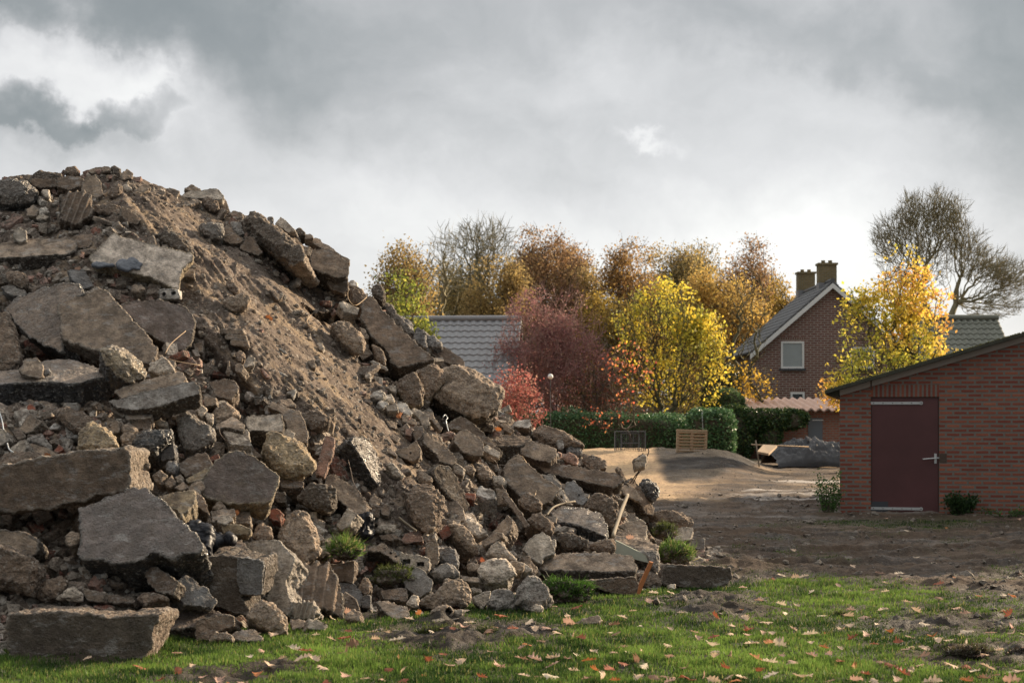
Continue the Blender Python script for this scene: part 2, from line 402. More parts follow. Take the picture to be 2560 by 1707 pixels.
def build_ground():
    ds = np.concatenate([np.geomspace(.6, 8, 14)[:-1], np.linspace(8, 20, 330)[:-1], np.geomspace(20, 62, 240)[:-1], np.geomspace(62, 4000, 34)])
    us = np.concatenate([np.linspace(-3.2, -.40, 22)[:-1], np.linspace(-.40, .40, 620), np.linspace(.40, 3.2, 22)[1:]])
    D, U = np.meshgrid(ds, us, indexing='ij'); X = (D * U).ravel(); Y = D.ravel()
    Z = ground_z(X, Y); n, k = len(ds), len(us)
    idx = np.arange(n * k).reshape(n, k)
    fc = np.column_stack([idx[:-1, :-1].ravel(), idx[:-1, 1:].ravel(), idx[1:, 1:].ravel(), idx[1:, :-1].ravel()])
    g = grass_amount(X, Y); s = sand_amount(X, Y)
    px, py = gmask(X, Y); P = np.column_stack([X, Y])
    hn = fbm(P, .9, 4, 51, .6) * 22; heap = np.clip((px - 1625 - (45 - Y) * 4 + hn) / 22, 0, 1) * np.clip((1935 - (45 - Y) * 16 + hn - px) / 22, 0, 1) * np.clip((Y - 35.5 + hn * .05) / 1.2, 0, 1) * np.clip((49 - Y), 0, 1)
    s = s * (1 - heap)
    conc = np.clip(fbm(P * np.array([.12, 1.5]), 1.0, 4, 55) * 5 - .5, 0, 1) * np.clip((1262 - py) / 14, 0, 1) * np.clip((px - 1560) / 90, 0, 1) * (Y < 50)
    conc2 = np.clip(fbm(P * np.array([.3, 2.2]), 1.0, 4, 57) * 3 - .8, 0, 1) * np.clip((1330 - py) / 40, 0, 1) * (px > 1600) * .7
    conc, conc2 = [q * np.clip((px - 1850) / 60 + (34 - Y) / 3, 0, 1) * (1 - heap) for q in (conc, conc2)]
    conc = np.maximum(conc, conc2 * (Y < 50))
    me = mesh_np('ground', np.column_stack([X, Y, Z]), fc, np.column_stack([g, s, conc, np.maximum(heap, np.clip((py - 1465) / 25, 0, 1) * .9) * (1 - g)]), smooth=True)
    m, N, b = mat_new('ground'); at = attr(N); sc = N.n('ShaderNodeSeparateColor'); N.put(sc.inputs[0], at.outputs['Color']); P_ = wpos(N)
    n1 = N.noise(P_, 1.3, 7, .62); n2 = N.noise(P_, 14, 6, .66); n3 = N.noise(P_, 60, 4, .6)
    mud = N.mix(N.ss(n1, .35, .65), (.030, .020, .013), (.074, .050, .034))
    mud = N.mix(N.ss(n2, .45, .7), mud, (.105, .074, .052))
    mud = N.mix(N.m('MULTIPLY', N.ss(N.noise(N.mapping(P_, sc=(.22, 2.4, 1), rot=(0, 0, .05)), 1.5, 5, .6), .50, .62), .7), mud, (.135, .096, .068))
    sand = N.mix(N.ss(n1, .3, .7), (.36, .235, .13), (.45, .32, .19)); sand = N.mix(N.ss(n2, .48, .66), sand, (.20, .13, .08))
    soil = N.mix(N.ss(n2, .35, .65), (.035, .026, .018), (.05, .055, .02))
    conc = N.mix(n2, (.34, .29, .25), (.52, .48, .44))
    c = N.mix(sc.outputs[1], mud, sand); c = N.mix(N.m('MULTIPLY', sc.outputs[2], .8), c, conc); c = N.mix(at.outputs['Alpha'], c, N.mix(N.ss(n2, .4, .65), (.015, .011, .008), (.034, .025, .019))); c = N.mix(sc.outputs[0], c, soil)
    N.put(b.inputs['Base Color'], c)
    N.put(b.inputs['Roughness'], N.ss(n1, .3, .6, .50, .95)); b.inputs['Specular IOR Level'].default_value = .3
    N.put(b.inputs['Normal'], N.bump(N.m('ADD', n2, N.m('MULTIPLY', n3, .5)), .8, .04))
    o = link('ground', me, mat=m); tag(o, kind='structure')
build_ground()

# ------------------------------------------------------------------ the earth mound under the rubble
CR = np.array([(-700, 520, 16.6), (-300, 470, 16.8), (0, 452, 17), (60, 440, 17), (150, 432, 17), (280, 432, 17), (350, 447, 17), (450, 487, 17.1), (560, 532, 17.1), (640, 546, 17.2), (700, 582, 17.2), (800, 646, 17.3),
               (900, 725, 17.3), (1000, 818, 17.3), (1100, 902, 17.2), (1200, 975, 17.2), (1290, 1058, 17.1), (1400, 1110, 17), (1500, 1185, 16.9), (1600, 1275, 16.9), (1680, 1345, 17), (1760, 1375, 17.2), (1830, 1381, 17.4)], float)
FT = np.array([(-700, 1655), (-300, 1650), (0, 1632), (350, 1612), (680, 1560), (900, 1522), (1200, 1498), (1400, 1482), (1630, 1462), (1740, 1425), (1830, 1390)], float)
SPUR = np.array([(380, 560), (470, 640), (560, 740), (680, 860), (780, 950), (870, 1040), (930, 1120), (1000, 1200), (1060, 1290)], float)
def seg_dist(px, py, L):
    d = np.full(px.shape, 1e9); sg = np.zeros(px.shape)
    for (ax, ay), (bx, by) in zip(L[:-1], L[1:]):
        vx, vy = bx - ax, by - ay; t = np.clip(((px - ax) * vx + (py - ay) * vy) / (vx * vx + vy * vy), 0, 1)
        dx, dy = px - ax - t * vx, py - ay - t * vy; q = np.hypot(dx, dy); s = np.sign(dx * vy - dy * vx)
        sg = np.where(q < d, s, sg); d = np.minimum(d, q)
    return d, sg
MU = np.arange(-700, 1834, 4.0); MT = np.concatenate([np.linspace(0, 1, 300), np.linspace(1, 2, 60)[1:]])
def mound_arrays():
    U, T = np.meshgrid(MU, MT, indexing='ij')
    fp = np.interp(U, FT[:, 0], FT[:, 1]); fd = F * CH / (fp - HY)
    cp = np.interp(U, CR[:, 0], CR[:, 1]); cd = np.interp(U, CR[:, 0], CR[:, 2]); cz = CH - (cp - HY) / F * cd
    t = np.clip(T, 0, 1); b = np.clip(T - 1, 0, 1)
    d = fd + (cd - fd) * t; z = cz * (t ** .88)
    d = d + b * 6.0; z = z * (1 - b ** 1.4) - .15 * b
    d0 = d.copy()
    py = HY - F * (z - CH) / d
    ds, sg = seg_dist(U, py, SPUR)
    # spur: gentle swelling, its right flank falls away more steeply
    sp = np.exp(-(ds / np.where(sg > 0, 55, 120)) ** 2); d = d - .42 * sp * np.sin(np.clip(t, 0, 1) * math.pi) ** .5
    front = (T <= 1).astype(float)
    X = (U - HX) / F * d; P = np.column_stack([X.ravel(), d.ravel(), z.ravel()])
    n = fbm(P, 1.3, 4, 61).reshape(U.shape); n2 = fbm(P, 7, 4, 63, .6).reshape(U.shape)
    # rills running down the fall line of the bare slope
    q = np.column_stack([(U * .76 - py * .65).ravel() / 13.0, (U * .65 + py * .76).ravel() / 110.0])
    q = q + fbm(P, 2.0, 3, 66)[:, None] * .8
    rill = fbm(q, 1.0, 4, 65, .62).reshape(U.shape)
    bare = np.exp(-(ds / 150) ** 2)
    fade = np.clip(t / .06, 0, 1) * np.clip((1834 - U) / 60, 0, 1)
    crest = np.exp(-((T - 1) / .06) ** 2)
    nn = (n * .16 + n2 * .05 * (1 - .3 * bare) + rill * .10 * bare * np.clip(.6 + n * 1.6, .1, 1.4) + .025 * fbm(q * 3.1, 1.0, 3, 69, .6).reshape(U.shape) * bare + .03 * fbm(P, 24, 3, 67, .6).reshape(U.shape)) * fade
    d = d - nn * .75 * (1 - .5 * crest); z = z + nn * .55
    # hollows between the blocks, where the loose earth has dropped away
    hol = np.clip(fbm(P, 2.1, 3, 68).reshape(U.shape) * 1.5 + .45, 0, 1) * np.clip(t / .08, 0, 1) * np.clip((1 - T) / .08, 0, 1) * np.clip((ds - 110) / 50, 0, 1) * np.clip((1800 - U) / 60, 0, 1) * np.clip((U + 120) / 120, .15, 1)
    hol = np.where((py < 760) & (U < 900), hol * .35, hol)
    return U, d, z, d + .62 * hol, z - .20 * hol
MUU, MD, MZ, VD, VZ = mound_arrays()
MPY = HY - F * (MZ - CH) / MD; VPY = HY - F * (VZ - CH) / VD
def mound_depth(px, py, vis=False):
    """distance at which the line of sight through (px, py) meets the mound, or the ground in front of it"""
    gd = F * CH / max(py - HY, 1e-3) if py > HY + 60 else 1e9
    if px < MU[0] or px > MU[-1]: return min(gd, 40.0)
    i = int(round((px - MU[0]) / 4.0)); i = min(max(i, 0), len(MU) - 1); n = 300
    p = np.minimum.accumulate((VPY if vis else MPY)[i, :n]); dd = (VD if vis else MD)[i, :n]
    if py > p[0]: return min(gd, 40.0)
    if py < p[-1]: return float(dd[-1]) + .1
    return float(np.interp(-py, -p, dd))
def build_mound():
    n, k = MUU.shape; X = (MUU - HX) / F * VD
    V = np.column_stack([X.ravel(), VD.ravel(), VZ.ravel()]); idx = np.arange(n * k).reshape(n, k)
    fc = np.column_stack([idx[:-1, :-1].ravel(), idx[1:, :-1].ravel(), idx[1:, 1:].ravel(), idx[:-1, 1:].ravel()])
    me = mesh_np('earth_mound', V, fc, smooth=True)
    m, N, b = mat_new('loose_soil'); P = wpos(N)
    n1 = N.noise(P, 2.0, 7, .62); n2 = N.noise(P, 22, 6, .68); n3 = N.noise(P, 85, 4, .6)
    c = N.mix(N.ss(n1, .35, .65), (.108, .083, .067), (.185, .147, .121))
    c = N.mix(N.ss(n2, .5, .72), c, (.26, .212, .172)); c = N.mix(N.ss(n2, .5, .32), c, (.07, .053, .042))
    # sunlit streaks painted into the soil colour, drawn out down the slope
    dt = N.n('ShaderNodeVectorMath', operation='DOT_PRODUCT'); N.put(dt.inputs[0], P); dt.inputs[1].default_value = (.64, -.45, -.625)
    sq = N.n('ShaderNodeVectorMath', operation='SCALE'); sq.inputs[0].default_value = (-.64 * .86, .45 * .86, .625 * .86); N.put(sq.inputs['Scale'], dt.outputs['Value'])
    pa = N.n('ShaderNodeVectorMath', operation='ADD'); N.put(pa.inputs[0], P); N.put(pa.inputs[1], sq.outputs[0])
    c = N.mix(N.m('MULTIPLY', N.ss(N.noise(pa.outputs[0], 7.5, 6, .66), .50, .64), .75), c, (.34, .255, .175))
    sv = N.vor(P, 45, out='Color'); sc = N.n('ShaderNodeSeparateColor'); N.put(sc.inputs[0], sv)
    c = N.mix(N.m('MULTIPLY', N.ss(sc.outputs[0], .95, .98), .6), c, (.42, .38, .33))
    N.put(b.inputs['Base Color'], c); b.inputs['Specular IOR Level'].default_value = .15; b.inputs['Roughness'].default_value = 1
    N.put(b.inputs['Normal'], N.bump(N.m('ADD', n2, N.m('MULTIPLY', n3, .6)), 1.0, .035))
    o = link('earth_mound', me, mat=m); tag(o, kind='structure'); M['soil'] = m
build_mound()
# ------------------------------------------------------------------ rubble
TILES = {'A': (0, 380, 3.92), 'B': (0, 700, 3.92), 'C': (0, 1000, 3.92), 'D': (0, 1307, 3.92), 'E': (400, 400, 3.92), 'F': (400, 700, 3.92),
         'G': (400, 1000, 3.92), 'H': (400, 1307, 3.92), 'I': (800, 600, 3.92), 'J': (800, 950, 3.92), 'K': (800, 1250, 3.92), 'L': (1200, 950, 3.92), 'M': (1200, 1200, 3.267)}
NRM = {'f': (0, -.97, .25), 'm': (0, -.80, .60), 't': (0, -.55, .83), 'l': (-.35, -.80, .5), 'r': (.35, -.80, .5), 'F': (0, -1, .06), 'R': (.60, -.75, .22), 'q': (.18, -.86, .46), 'T': (0, -.42, .9)}
TINT = {'brown': (.215, .165, .128), 'tan': (.355, .285, .225), 'pale': (.56, .50, .43), 'grey': (.265, .255, .245), 'dark': (.10, .084, .07), 'black': (.032, .034, .037),
        'cream': (.82, .73, .65), 'white': (.62, .59, .55), 'red': (.30, .105, .068), 'yellow': (.37, .30, .205), 'purple': (.180, .152, .142), 'slate': (.20, .205, .215), 'pink': (.40, .25, .20)}
NOUN = {'slab': ('concrete_slab', 'slab'), 'block': ('concrete_block', 'block'), 'chunk': ('concrete_chunk', 'chunk'), 'boulder': ('rubble_boulder', 'boulder'), 'stone': ('rubble_stone', 'stone'),
        'brick': ('brick', 'brick'), 'sheet': ('plastic_sheet', 'sheet'), 'board': ('wooden_board', 'board'), 'beam': ('concrete_beam', 'beam'), 'clod': ('soil_clod', 'clod'), 'plate': ('metal_plate', 'plate'), 'patch': ('plaster_patch', ''), 'film': ('torn_film', '')}
# tile | kind | tint(:side tint) | face direction | thickness m | extra forward m | mode s(lab) b(oulder) | outline in tile pixels | label # short reference
ROCKS = '''
A|boulder|dark:black|m|.45|.05|b|-70,290 60,268 100,270 250,290 330,350 405,420 380,460 260,500 100,512 -70,515|dark tar-speckled boulder on the skyline at the left edge of the heap#dark skyline boulder
A|clod|brown|m|.2|0|b|30,270 90,250 140,238 210,240 245,250 262,292 20,292|
A|block|brown|f|.3|.05|s|290,275 330,262 540,262 560,335 400,350 310,325|flat-faced grey block near the top left of the skyline, under a dark wedge#flat-faced skyline block
A|clod|dark|m|.3|0|b|272,292 330,230 385,190 480,205 560,200 605,230 600,270 540,285|
A|block|brown|m|.3|.03|s|560,250 700,230 820,262 818,310 680,372 560,335|
A|stone|brown|m|.25|0|b|630,200 655,155 740,150 770,190 780,225 650,225|
A|chunk|tan|q|.3|.08|s|855,235 930,228 985,300 1005,420 945,452 870,425 798,392 815,300|upright pale-topped chunk in the middle of the summit rubble#upright summit chunk
A|slab|tan|m|.25|0|s|850,182 930,152 1065,145 1092,178 1000,195 900,208|flat stone lying on the very top of the heap#flat topmost stone
A|stone|dark|m|.2|0|b|1088,160 1128,130 1180,175 1190,215 1180,245 1115,232|
A|block|tan|r|.25|.03|s|1190,215 1248,160 1303,212 1292,255 1205,268|
A|stone|brown|m|.22|.05|b|1058,415 1110,330 1180,308 1200,360 1140,450|
A|stone|pale|m|.18|.03|b|1208,335 1250,315 1280,345 1302,390 1240,402|
A|brick|tan|r|.12|.03|s|1310,400 1412,312 1480,350 1420,385 1330,425|
A|block|brown|q|.4|.15|s|608,432 700,395 840,402 880,432 900,600 740,712 640,672 604,640|squared block with ridged grainy face just below the summit#squared ridged block
A|stone|pale|m|.14|.03|b|410,372 478,378 492,442 440,446 415,415|
A|block|tan|l|.16|.03|s|258,562 332,515 372,572 345,622 265,622|
A|stone|white|m|.14|.03|b|380,572 450,538 482,588 420,615 382,620|
A|stone|pale|m|.10|.03|b|345,638 420,618 480,625 465,665 370,662|
A|block|brown|r|.25|.04|s|1195,535 1290,585 1375,655 1345,705 1260,690 1188,620|
A|block|brown|m|.2|0|b|900,535 1060,512 1190,528 1185,625 1040,610 920,590|
A|block|pale|q|.18|.2|s|128,765 190,745 250,775 262,860 200,882 140,852|small pale cube sitting on the earth-topped slab at the left edge#small pale cube
A|slab|tan:dark|t|.26|.12|s|-80,905 60,885 200,862 420,858 640,838 748,885 742,960 640,1000 300,1020 -80,1045|thick earth-topped slab with dark speckled edge jutting in from the left edge#earth-topped left slab
A|slab|brown|m|.3|.02|s|620,850 760,815 900,800 935,850 865,930 750,942|
A|boulder|dark|m|.35|.02|b|1520,820 1600,785 1680,768 1800,830 1880,950 1882,1030 1760,1000 1600,905|dark soil-crusted rock above the right end of the broad pale slab#soil-crusted rock
A|slab|cream:yellow|q|.17|.25|s|868,1032 950,960 1040,862 1108,802 1205,828 1340,862 1500,905 1640,935 1880,1002 1872,1062 1790,1130 1752,1342 1640,1312 1500,1232 1260,1172 1100,1118 910,1085|broad pale slab with torn dark film lying high on the left of the heap#broad pale slab
A|film|slate|q|.012|0|w|1140,1090 1160,1060 1200,1040 1240,1060 1300,1035 1390,1095 1375,1150 1300,1140 1250,1165 1160,1130|
A|film|slate|q|.012|0|w|895,1092 950,1080 1010,1075 1130,1108 1000,1125 905,1120|
A|block|tan|m|.12|.08|s|1782,1195 1832,1140 1892,1142 1900,1228 1795,1222|
A|brick|white|F|.14|.10|s|1563,1352 1742,1345 1757,1430 1660,1438 1570,1440|white hollow brick end showing two dark cavities under the broad pale slab#white hollow brick
A|stone|tan|m|.16|.08|b|1283,1312 1330,1298 1385,1302 1432,1342 1350,1388 1290,1370|
A|plate|slate|r|.06|.10|s|668,1165 740,1150 820,1155 912,1310 822,1342 745,1285 690,1225|
A|stone|brown|m|.2|.04|b|50,1182 150,1175 250,1200 275,1282 205,1332 70,1252|
A|slab|grey|m|.1|.08|s|8,1318 110,1308 250,1362 245,1408 130,1402 60,1375|
B|slab|brown:black|l|.3|.02|s|60,290 110,220 180,165 300,130 430,82 540,50 640,30 760,50 800,82 822,130 740,165 600,240 610,560 602,705 430,625 262,522 150,420|broad brown dirt-coloured slab half hidden behind the big tilted tan slab#broad brown slab behind
B|slab|tan:tan|m|.16|.24|s|568,262 640,205 740,160 900,118 930,80 962,68 1050,120 1110,202 1172,262 1260,350 1342,432 1430,532 1500,610 1550,682 1530,762 1450,812 1352,802 1200,720 1050,642 962,692 820,640 720,602 608,572 600,420|big tilted tan slab with rough pitted face, left of the dark smooth slab#big tilted tan slab
B|slab|purple:dark|q|.28|.12|s|1180,260 1280,215 1400,198 1560,200 1700,222 1830,282 1915,402 1882,602 1802,692 1600,600 1422,502 1330,402|dark smooth purplish slab with pale scratch marks below the white hollow brick#dark smooth slab
B|boulder|brown|m|.4|.10|b|-70,340 0,322 60,330 130,440 150,640 200,780 132,862 40,890 -70,895|rounded brown boulder cut off by the left edge of the photo#cut-off brown boulder
B|boulder|yellow:black|r|.3|.40|b|988,692 1080,642 1180,660 1250,702 1382,812 1447,922 1420,962 1350,985 1260,1002 1130,922 1010,802|yellowish lump with black tar at its edge, propped on the tilted tan slab#tar-striped lump
B|chunk|pale|m|.2|.30|b|1460,905 1475,812 1540,792 1600,745 1680,832 1712,900 1640,925 1560,932|crumpled whitish lump above two thin parallel slabs#crumpled whitish lump
B|slab|tan|m|.13|.28|s|1128,1092 1300,1020 1480,962 1650,925 1782,900 1817,962 1800,1000 1550,1090 1400,1120 1200,1168|upper of two thin parallel slabs in the left half of the heap#upper thin slab
B|slab|grey:dark|m|.16|.26|s|1062,1182 1240,1150 1400,1112 1650,1045 1900,990 1957,1052 1950,1112 1700,1190 1480,1252 1280,1270 1150,1242|lower of two thin parallel slabs, mottled grey, its end near the heap's centre left#lower thin slab
B|slab|brown:black|T|.20|.20|s|-80,895 60,885 200,882 330,830 420,802 560,782 700,780 880,830 1060,882 1120,925 980,955 860,975 800,1005 500,1000 250,1000 -80,1025|wide slab with glossy black speckled edge at the left edge#wide black-edged slab
B|block|tan|m|.2|.30|s|188,872 250,772 350,762 412,822 417,922 370,952 222,922|squarish stone resting on the wide black-edged slab#squarish resting stone
B|stone|slate|m|.08|.28|b|420,882 482,866 502,908 432,925|
B|chunk|brown|m|.35|.06|b|528,1300 640,1240 760,1280 850,1332 980,1432 965,1540 850,1562 720,1480 620,1402|
B|block|tan|m|.16|.06|s|1088,1262 1190,1213 1252,1290 1212,1337 1130,1295|
B|slab|tan|t|.12|.08|s|1228,1335 1260,1285 1442,1280 1487,1310 1475,1345 1240,1362|
B|brick|tan|l|.15|.08|s|188,1462 290,1308 402,1392 310,1480 250,1500|
B|brick|red|m|.12|.06|s|250,1268 262,1228 310,1213 358,1260 332,1302|
C|boulder|yellow|m|.35|.30|b|760,480 772,330 850,245 900,228 960,232 1060,290 1160,422 1150,482 1080,512 900,492|rounded pale yellowish boulder behind the big brown beam at left#rounded yellowish boulder
C|beam|brown:tan|F|.45|.25|s|-80,690 90,640 250,610 400,570 560,540 750,510 930,490 1120,512 1192,450 1252,512 1262,682 1250,862 1120,900 1000,922 800,975 600,1022 380,1058 200,1082 -80,1115|massive brown beam running in from the left edge, halfway up the heap#massive brown beam
C|clod|brown|t|.15|.2|b|0,560 90,530 200,518 400,540 540,558 420,600 230,642 0,672|
C|slab|purple:black|m|.42|.42|s|768,1062 900,1020 1060,950 1290,862 1430,860 1560,962 1740,1142 1900,1302 2000,1442 1960,1500 1850,1482 1700,1533 1560,1490 1480,1503 1390,1560 1300,1593 1100,1583 980,1553 820,1543 735,1510 800,1400 780,1200|huge smooth dark slab with pale streaks in the lower left of the heap#huge streaked slab
C|stone|tan|m|.18|.40|b|638,1332 700,1290 790,1308 782,1380 700,1432 642,1402|
C|block|tan:dark|f|.3|.20|s|-60,1292 40,1275 240,1298 372,1382 352,1502 310,1522 -60,1445|
C|block|yellow|t|.16|.35|s|1558,955 1700,900 1820,890 1902,890 1912,962 1882,1042 1770,1132 1740,1072 1580,1010|yellow-edged block with layered side lit by the sun, beside the huge streaked slab#yellow-edged block
C|stone|tan|m|.15|.10|b|1498,742 1580,680 1642,742 1572,812 1520,792|
C|stone|tan|m|.12|.10|b|1612,832 1680,728 1722,802 1692,862|
C|boulder|black|m|.25|.10|b|1278,442 1390,310 1500,295 1640,290 1692,290 1690,402 1562,442 1540,502 1360,512|glassy black chunk with white flecks in the left rubble#glassy black chunk
C|block|slate|f|.16|.16|s|1558,412 1692,408 1712,562 1582,592 1560,472|
C|chunk|tan|m|.18|.08|b|1188,442 1200,240 1298,250 1362,322 1290,440|
C|block|tan|f|.14|.08|s|1078,202 1162,198 1162,312 1082,322|
C|beam|brown|m|.14|.03|s|1168,202 1480,208 1482,282 1300,282|
C|stone|pale|m|.1|.08|b|1488,192 1530,158 1640,222 1642,262 1540,245|
C|block|pale|l|.18|.16|s|98,492 170,408 242,388 262,462 222,522 115,525|
C|boulder|grey|m|.2|.12|b|258,392 330,350 400,330 480,420 522,502 440,462 300,402|
C|slab|tan|m|.14|.1|s|262,502 300,420 402,428 562,522 602,552 300,532|
C|block|pale|f|.18|.12|s|-40,292 40,288 82,382 50,425 -40,450|
C|block|tan|t|.12|.12|s|1248,562 1400,556 1412,602 1320,640 1255,642|
C|brick|red|m|.12|.10|s|528,492 582,438 632,482 560,512|
C|stone|slate|m|.15|.10|b|1632,690 1640,608 1722,592 1752,672 1702,722|
D|boulder|brown|f|.4|.15|b|-60,240 60,236 250,320 382,382 372,562 330,642 312,722 150,672 -60,625|dark brown boulder with a whitish spot at the bottom left edge#whitish-spotted boulder
D|boulder|brown|m|.3|.06|b|338,702 400,602 500,550 582,513 662,572 642,642 560,720 440,755|
D|stone|pale|f|.16|.10|b|560,745 640,658 712,620 800,690 832,745 800,772|
D|block|tan|f|.2|.10|s|800,642 1022,682 1012,772 862,762|
D|slab|brown|m|.15|.08|s|1048,702 1150,708 1312,772 1062,777|
D|block|dark:brown|F|.66|.10|s|72,890 180,876 340,884 500,880 700,892 880,905 1060,922 1250,905 1420,900 1592,882 1560,940 1520,1002 1502,1120 1490,1202 1430,1318 1200,1330 900,1325 500,1335 100,1325 84,1100|long dark block with flat brown top standing on the grass at the bottom left#long dark foreground block
H|slab|purple:dark|T|.30|.15|s|-100,970 -60,852 0,782 100,762 250,775 400,812 500,842 602,892 480,920 350,962 332,1012 200,1030 0,1052|low flat slab with plum-brown top beside the long dark foreground block#plum-topped flat slab
H|block|brown|f|.3|.18|s|340,968 450,930 592,902 722,912 722,1002 592,1052 562,1132 350,1152|
H|block|tan|l|.18|.20|b|478,1172 540,1060 600,1090 650,1060 712,1102 692,1145|
H|block|tan|t|.2|.20|s|710,1085 760,1060 900,1040 960,1058 1002,1132 962,1148 850,1155 740,1130|small flat-topped block on the edge of the grass, nearest the camera#flat-topped grass-edge block
D|chunk|brown:dark|l|.25|.30|s|1418,502 1440,440 1470,420 1560,452 1742,572 1692,702 1540,662 1450,582|
H|chunk|slate|r|.2|.45|s|118,655 180,570 250,500 320,530 380,590 450,642 562,772 502,832 430,812 240,792 140,692|smooth grey cement wedge leaning in front of the dark block with a plaster patch#grey cement wedge
D|stone|brown|m|.2|.2|b|1348,742 1400,690 1560,700 1662,742 1500,775 1420,812|
H|block|dark:dark|F|.45|.30|s|240,470 330,390 442,330 620,328 800,350 990,378 1022,382 1010,540 1002,702 900,705 820,702 782,722 872,842 862,902 700,872 562,802 420,640 320,532|large near-black block with a grey plaster patch on its right half, lower left#plaster-patched dark block
H|patch|slate|F|.05|0|s|762,345 890,352 1012,382 1006,500 992,700 900,700 800,698 775,640 752,560 765,450|
H|slab|brown|T|.2|.2|s|478,322 520,250 650,190 800,160 905,340 700,325|
H|slab|pale|l|.25|.12|s|820,192 920,170 1002,163 1100,165 1160,180 1250,265 1322,352 1270,460 1232,562 1282,832 1250,902 1150,830 1050,752 1072,682 1022,562 1012,382 900,332 850,242|large pale leaning slab right of the plaster-patched dark block#large pale leaning slab
H|boulder|tan|q|.35|.30|b|850,915 920,830 1000,758 1080,770 1182,872 1252,1002 1252,1082 1100,1082 900,965|speckled rounded boulder on the grass edge under the pale leaning slab#speckled grass-edge boulder
H|block|brown:dark|r|.35|.32|s|1218,582 1242,452 1350,368 1430,402 1540,395 1652,402 1710,520 1762,652 1782,762 1762,902 1602,822 1540,832 1382,762 1300,742|brown block with parallel ridges down its right side#ridged brown block
H|brick|pale|f|.16|.38|s|1288,832 1308,782 1500,778 1542,882 1502,932 1312,932|pale grooved brick piece lying in front of the ridged brown block#grooved pale brick
H|brick|tan|t|.12|.25|s|1280,942 1422,950 1442,1012 1300,1032|
H|brick|pale|r|.12|.28|s|1460,930 1530,945 1642,1002 1602,1042 1440,1032|
G|chunk|tan:brown|q|.3|.30|b|1148,1362 1198,1232 1270,1120 1340,1095 1412,1083 1472,1172 1542,1322 1572,1482 1482,1582 1402,1592 1270,1492 1200,1422|tall pointed pale-brown chunk above the large pale leaning slab#tall pointed chunk
H|block|brown|f|.25|.15|s|1640,412 1760,398 1905,370 1902,482 1882,582 1762,562|
K|chunk|slate|m|.25|.12|s|185,800 330,820 402,902 412,982 392,1032 222,932|
G|boulder|grey|q|.3|.20|b|172,190 225,115 260,112 322,150 420,215 522,292 602,372 512,400 432,442 392,462 342,482 262,472 202,352|grey slab-like boulder with a speckled left flank near the centre left#grey speckle-flanked boulder
G|stone|pale|m|.12|.1|b|348,62 430,58 472,92 402,182 362,132|
G|stone|pale|m|.12|.12|b|450,122 532,138 512,242 452,192|
G|chunk|tan|q|.25|.12|b|518,112 580,60 652,13 702,52 772,132 772,172 642,202 532,252|
G|block|tan:dark|t|.22|.2|s|538,252 702,160 770,195 832,242 812,302 640,262 560,282|
G|block|pale:dark|m|.32|.28|s|838,240 858,160 980,152 1060,150 1182,128 1212,242 1202,312 1060,300 932,290 872,302|whitish block with chalky left face and dark underside near the middle of the heap#chalky whitish block
G|slab|tan|q|.14|.12|s|1058,62 1100,15 1240,70 1360,110 1432,242 1447,422 1370,402 1300,382 1222,202 1190,122|smooth light-brown slab standing behind the chalky whitish block#smooth light-brown slab
G|block|pale|r|.12|.35|s|1208,322 1250,280 1322,322 1292,392 1240,362|
G|boulder|yellow|r|.35|.32|b|1005,480 1050,362 1090,330 1150,315 1282,382 1402,422 1532,642 1502,722 1300,742 1160,702 1040,562|yellow-brown clay-like boulder with deep rough grooves, sunlit on its right#grooved clay boulder
G|slab|purple:yellow|q|.32|.38|s|408,872 432,772 480,690 520,622 560,580 642,532 762,490 902,542 1042,642 1162,742 1130,862 1100,930 1062,992 900,1012 760,1008 622,1002 430,932|big rounded plum-grey slab with sunlit yellow right edge near the centre#rounded plum-grey slab
G|slab|brown|m|.16|.20|s|188,622 282,560 360,530 442,513 512,622 482,682 360,715 250,742 200,682|
G|beam|yellow|m|.1|.26|s|248,772 462,658 472,702 402,782 272,802|
G|brick|tan|r|.12|.25|s|278,852 390,778 452,852 392,912 300,905|
G|brick|tan|m|.1|.22|s|148,852 222,788 282,852 202,882|
G|stone|pale|m|.1|.18|b|148,752 190,733 242,780 172,812|
G|block|brown|r|.18|.25|s|338,902 402,928 492,1102 482,1122 342,1022|
G|chunk|pale|t|.2|.20|s|588,272 700,312 780,300 852,288 892,442 742,430 690,430 640,332|
G|beam|brown|m|.15|.18|s|738,432 862,420 1002,562 902,542 802,482|
G|beam|pink|f|.12|.35|s|1518,722 1570,540 1622,348 1712,372 1690,522 1602,752|upright pinkish slab like a short plank, right of the grooved clay boulder#upright pinkish slab
G|boulder|dark|f|.35|.18|b|1398,882 1440,840 1502,828 1600,840 1732,860 1722,962 1672,1112 1440,1032 1350,962|dark speckled block right of the rounded plum-grey slab's lower corner#dark speckled block
J|beam|tan:dark|r|.22|.35|s|48,1002 62,950 102,922 142,928 332,1052 420,1145 502,1252 442,1342 332,1292 160,1152|leaning pale-edged beam pointing down to the right below the grey tar-sided slab#leaning pale-edged beam
G|brick|tan|t|.12|.18|s|498,1082 600,1070 722,1070 742,1130 602,1142 512,1192|
G|brick|tan|t|.14|.22|s|738,1082 880,1098 887,1202 752,1192|
G|brick|pale|m|.12|.26|s|560,1192 580,1150 660,1118 722,1172 642,1212|
G|brick|yellow|f|.14|.28|s|598,1232 700,1220 802,1222 892,1270 862,1322 700,1318 620,1302|
G|brick|red|m|.12|.15|s|1068,1082 1130,1058 1202,1112 1152,1182 1080,1162|
G|chunk|brown|m|.18|.2|b|908,1342 980,1200 1082,1250 1102,1342 982,1382|
G|block|pale|l|.15|.2|s|1738,1222 1832,1108 1932,1120 1872,1232|
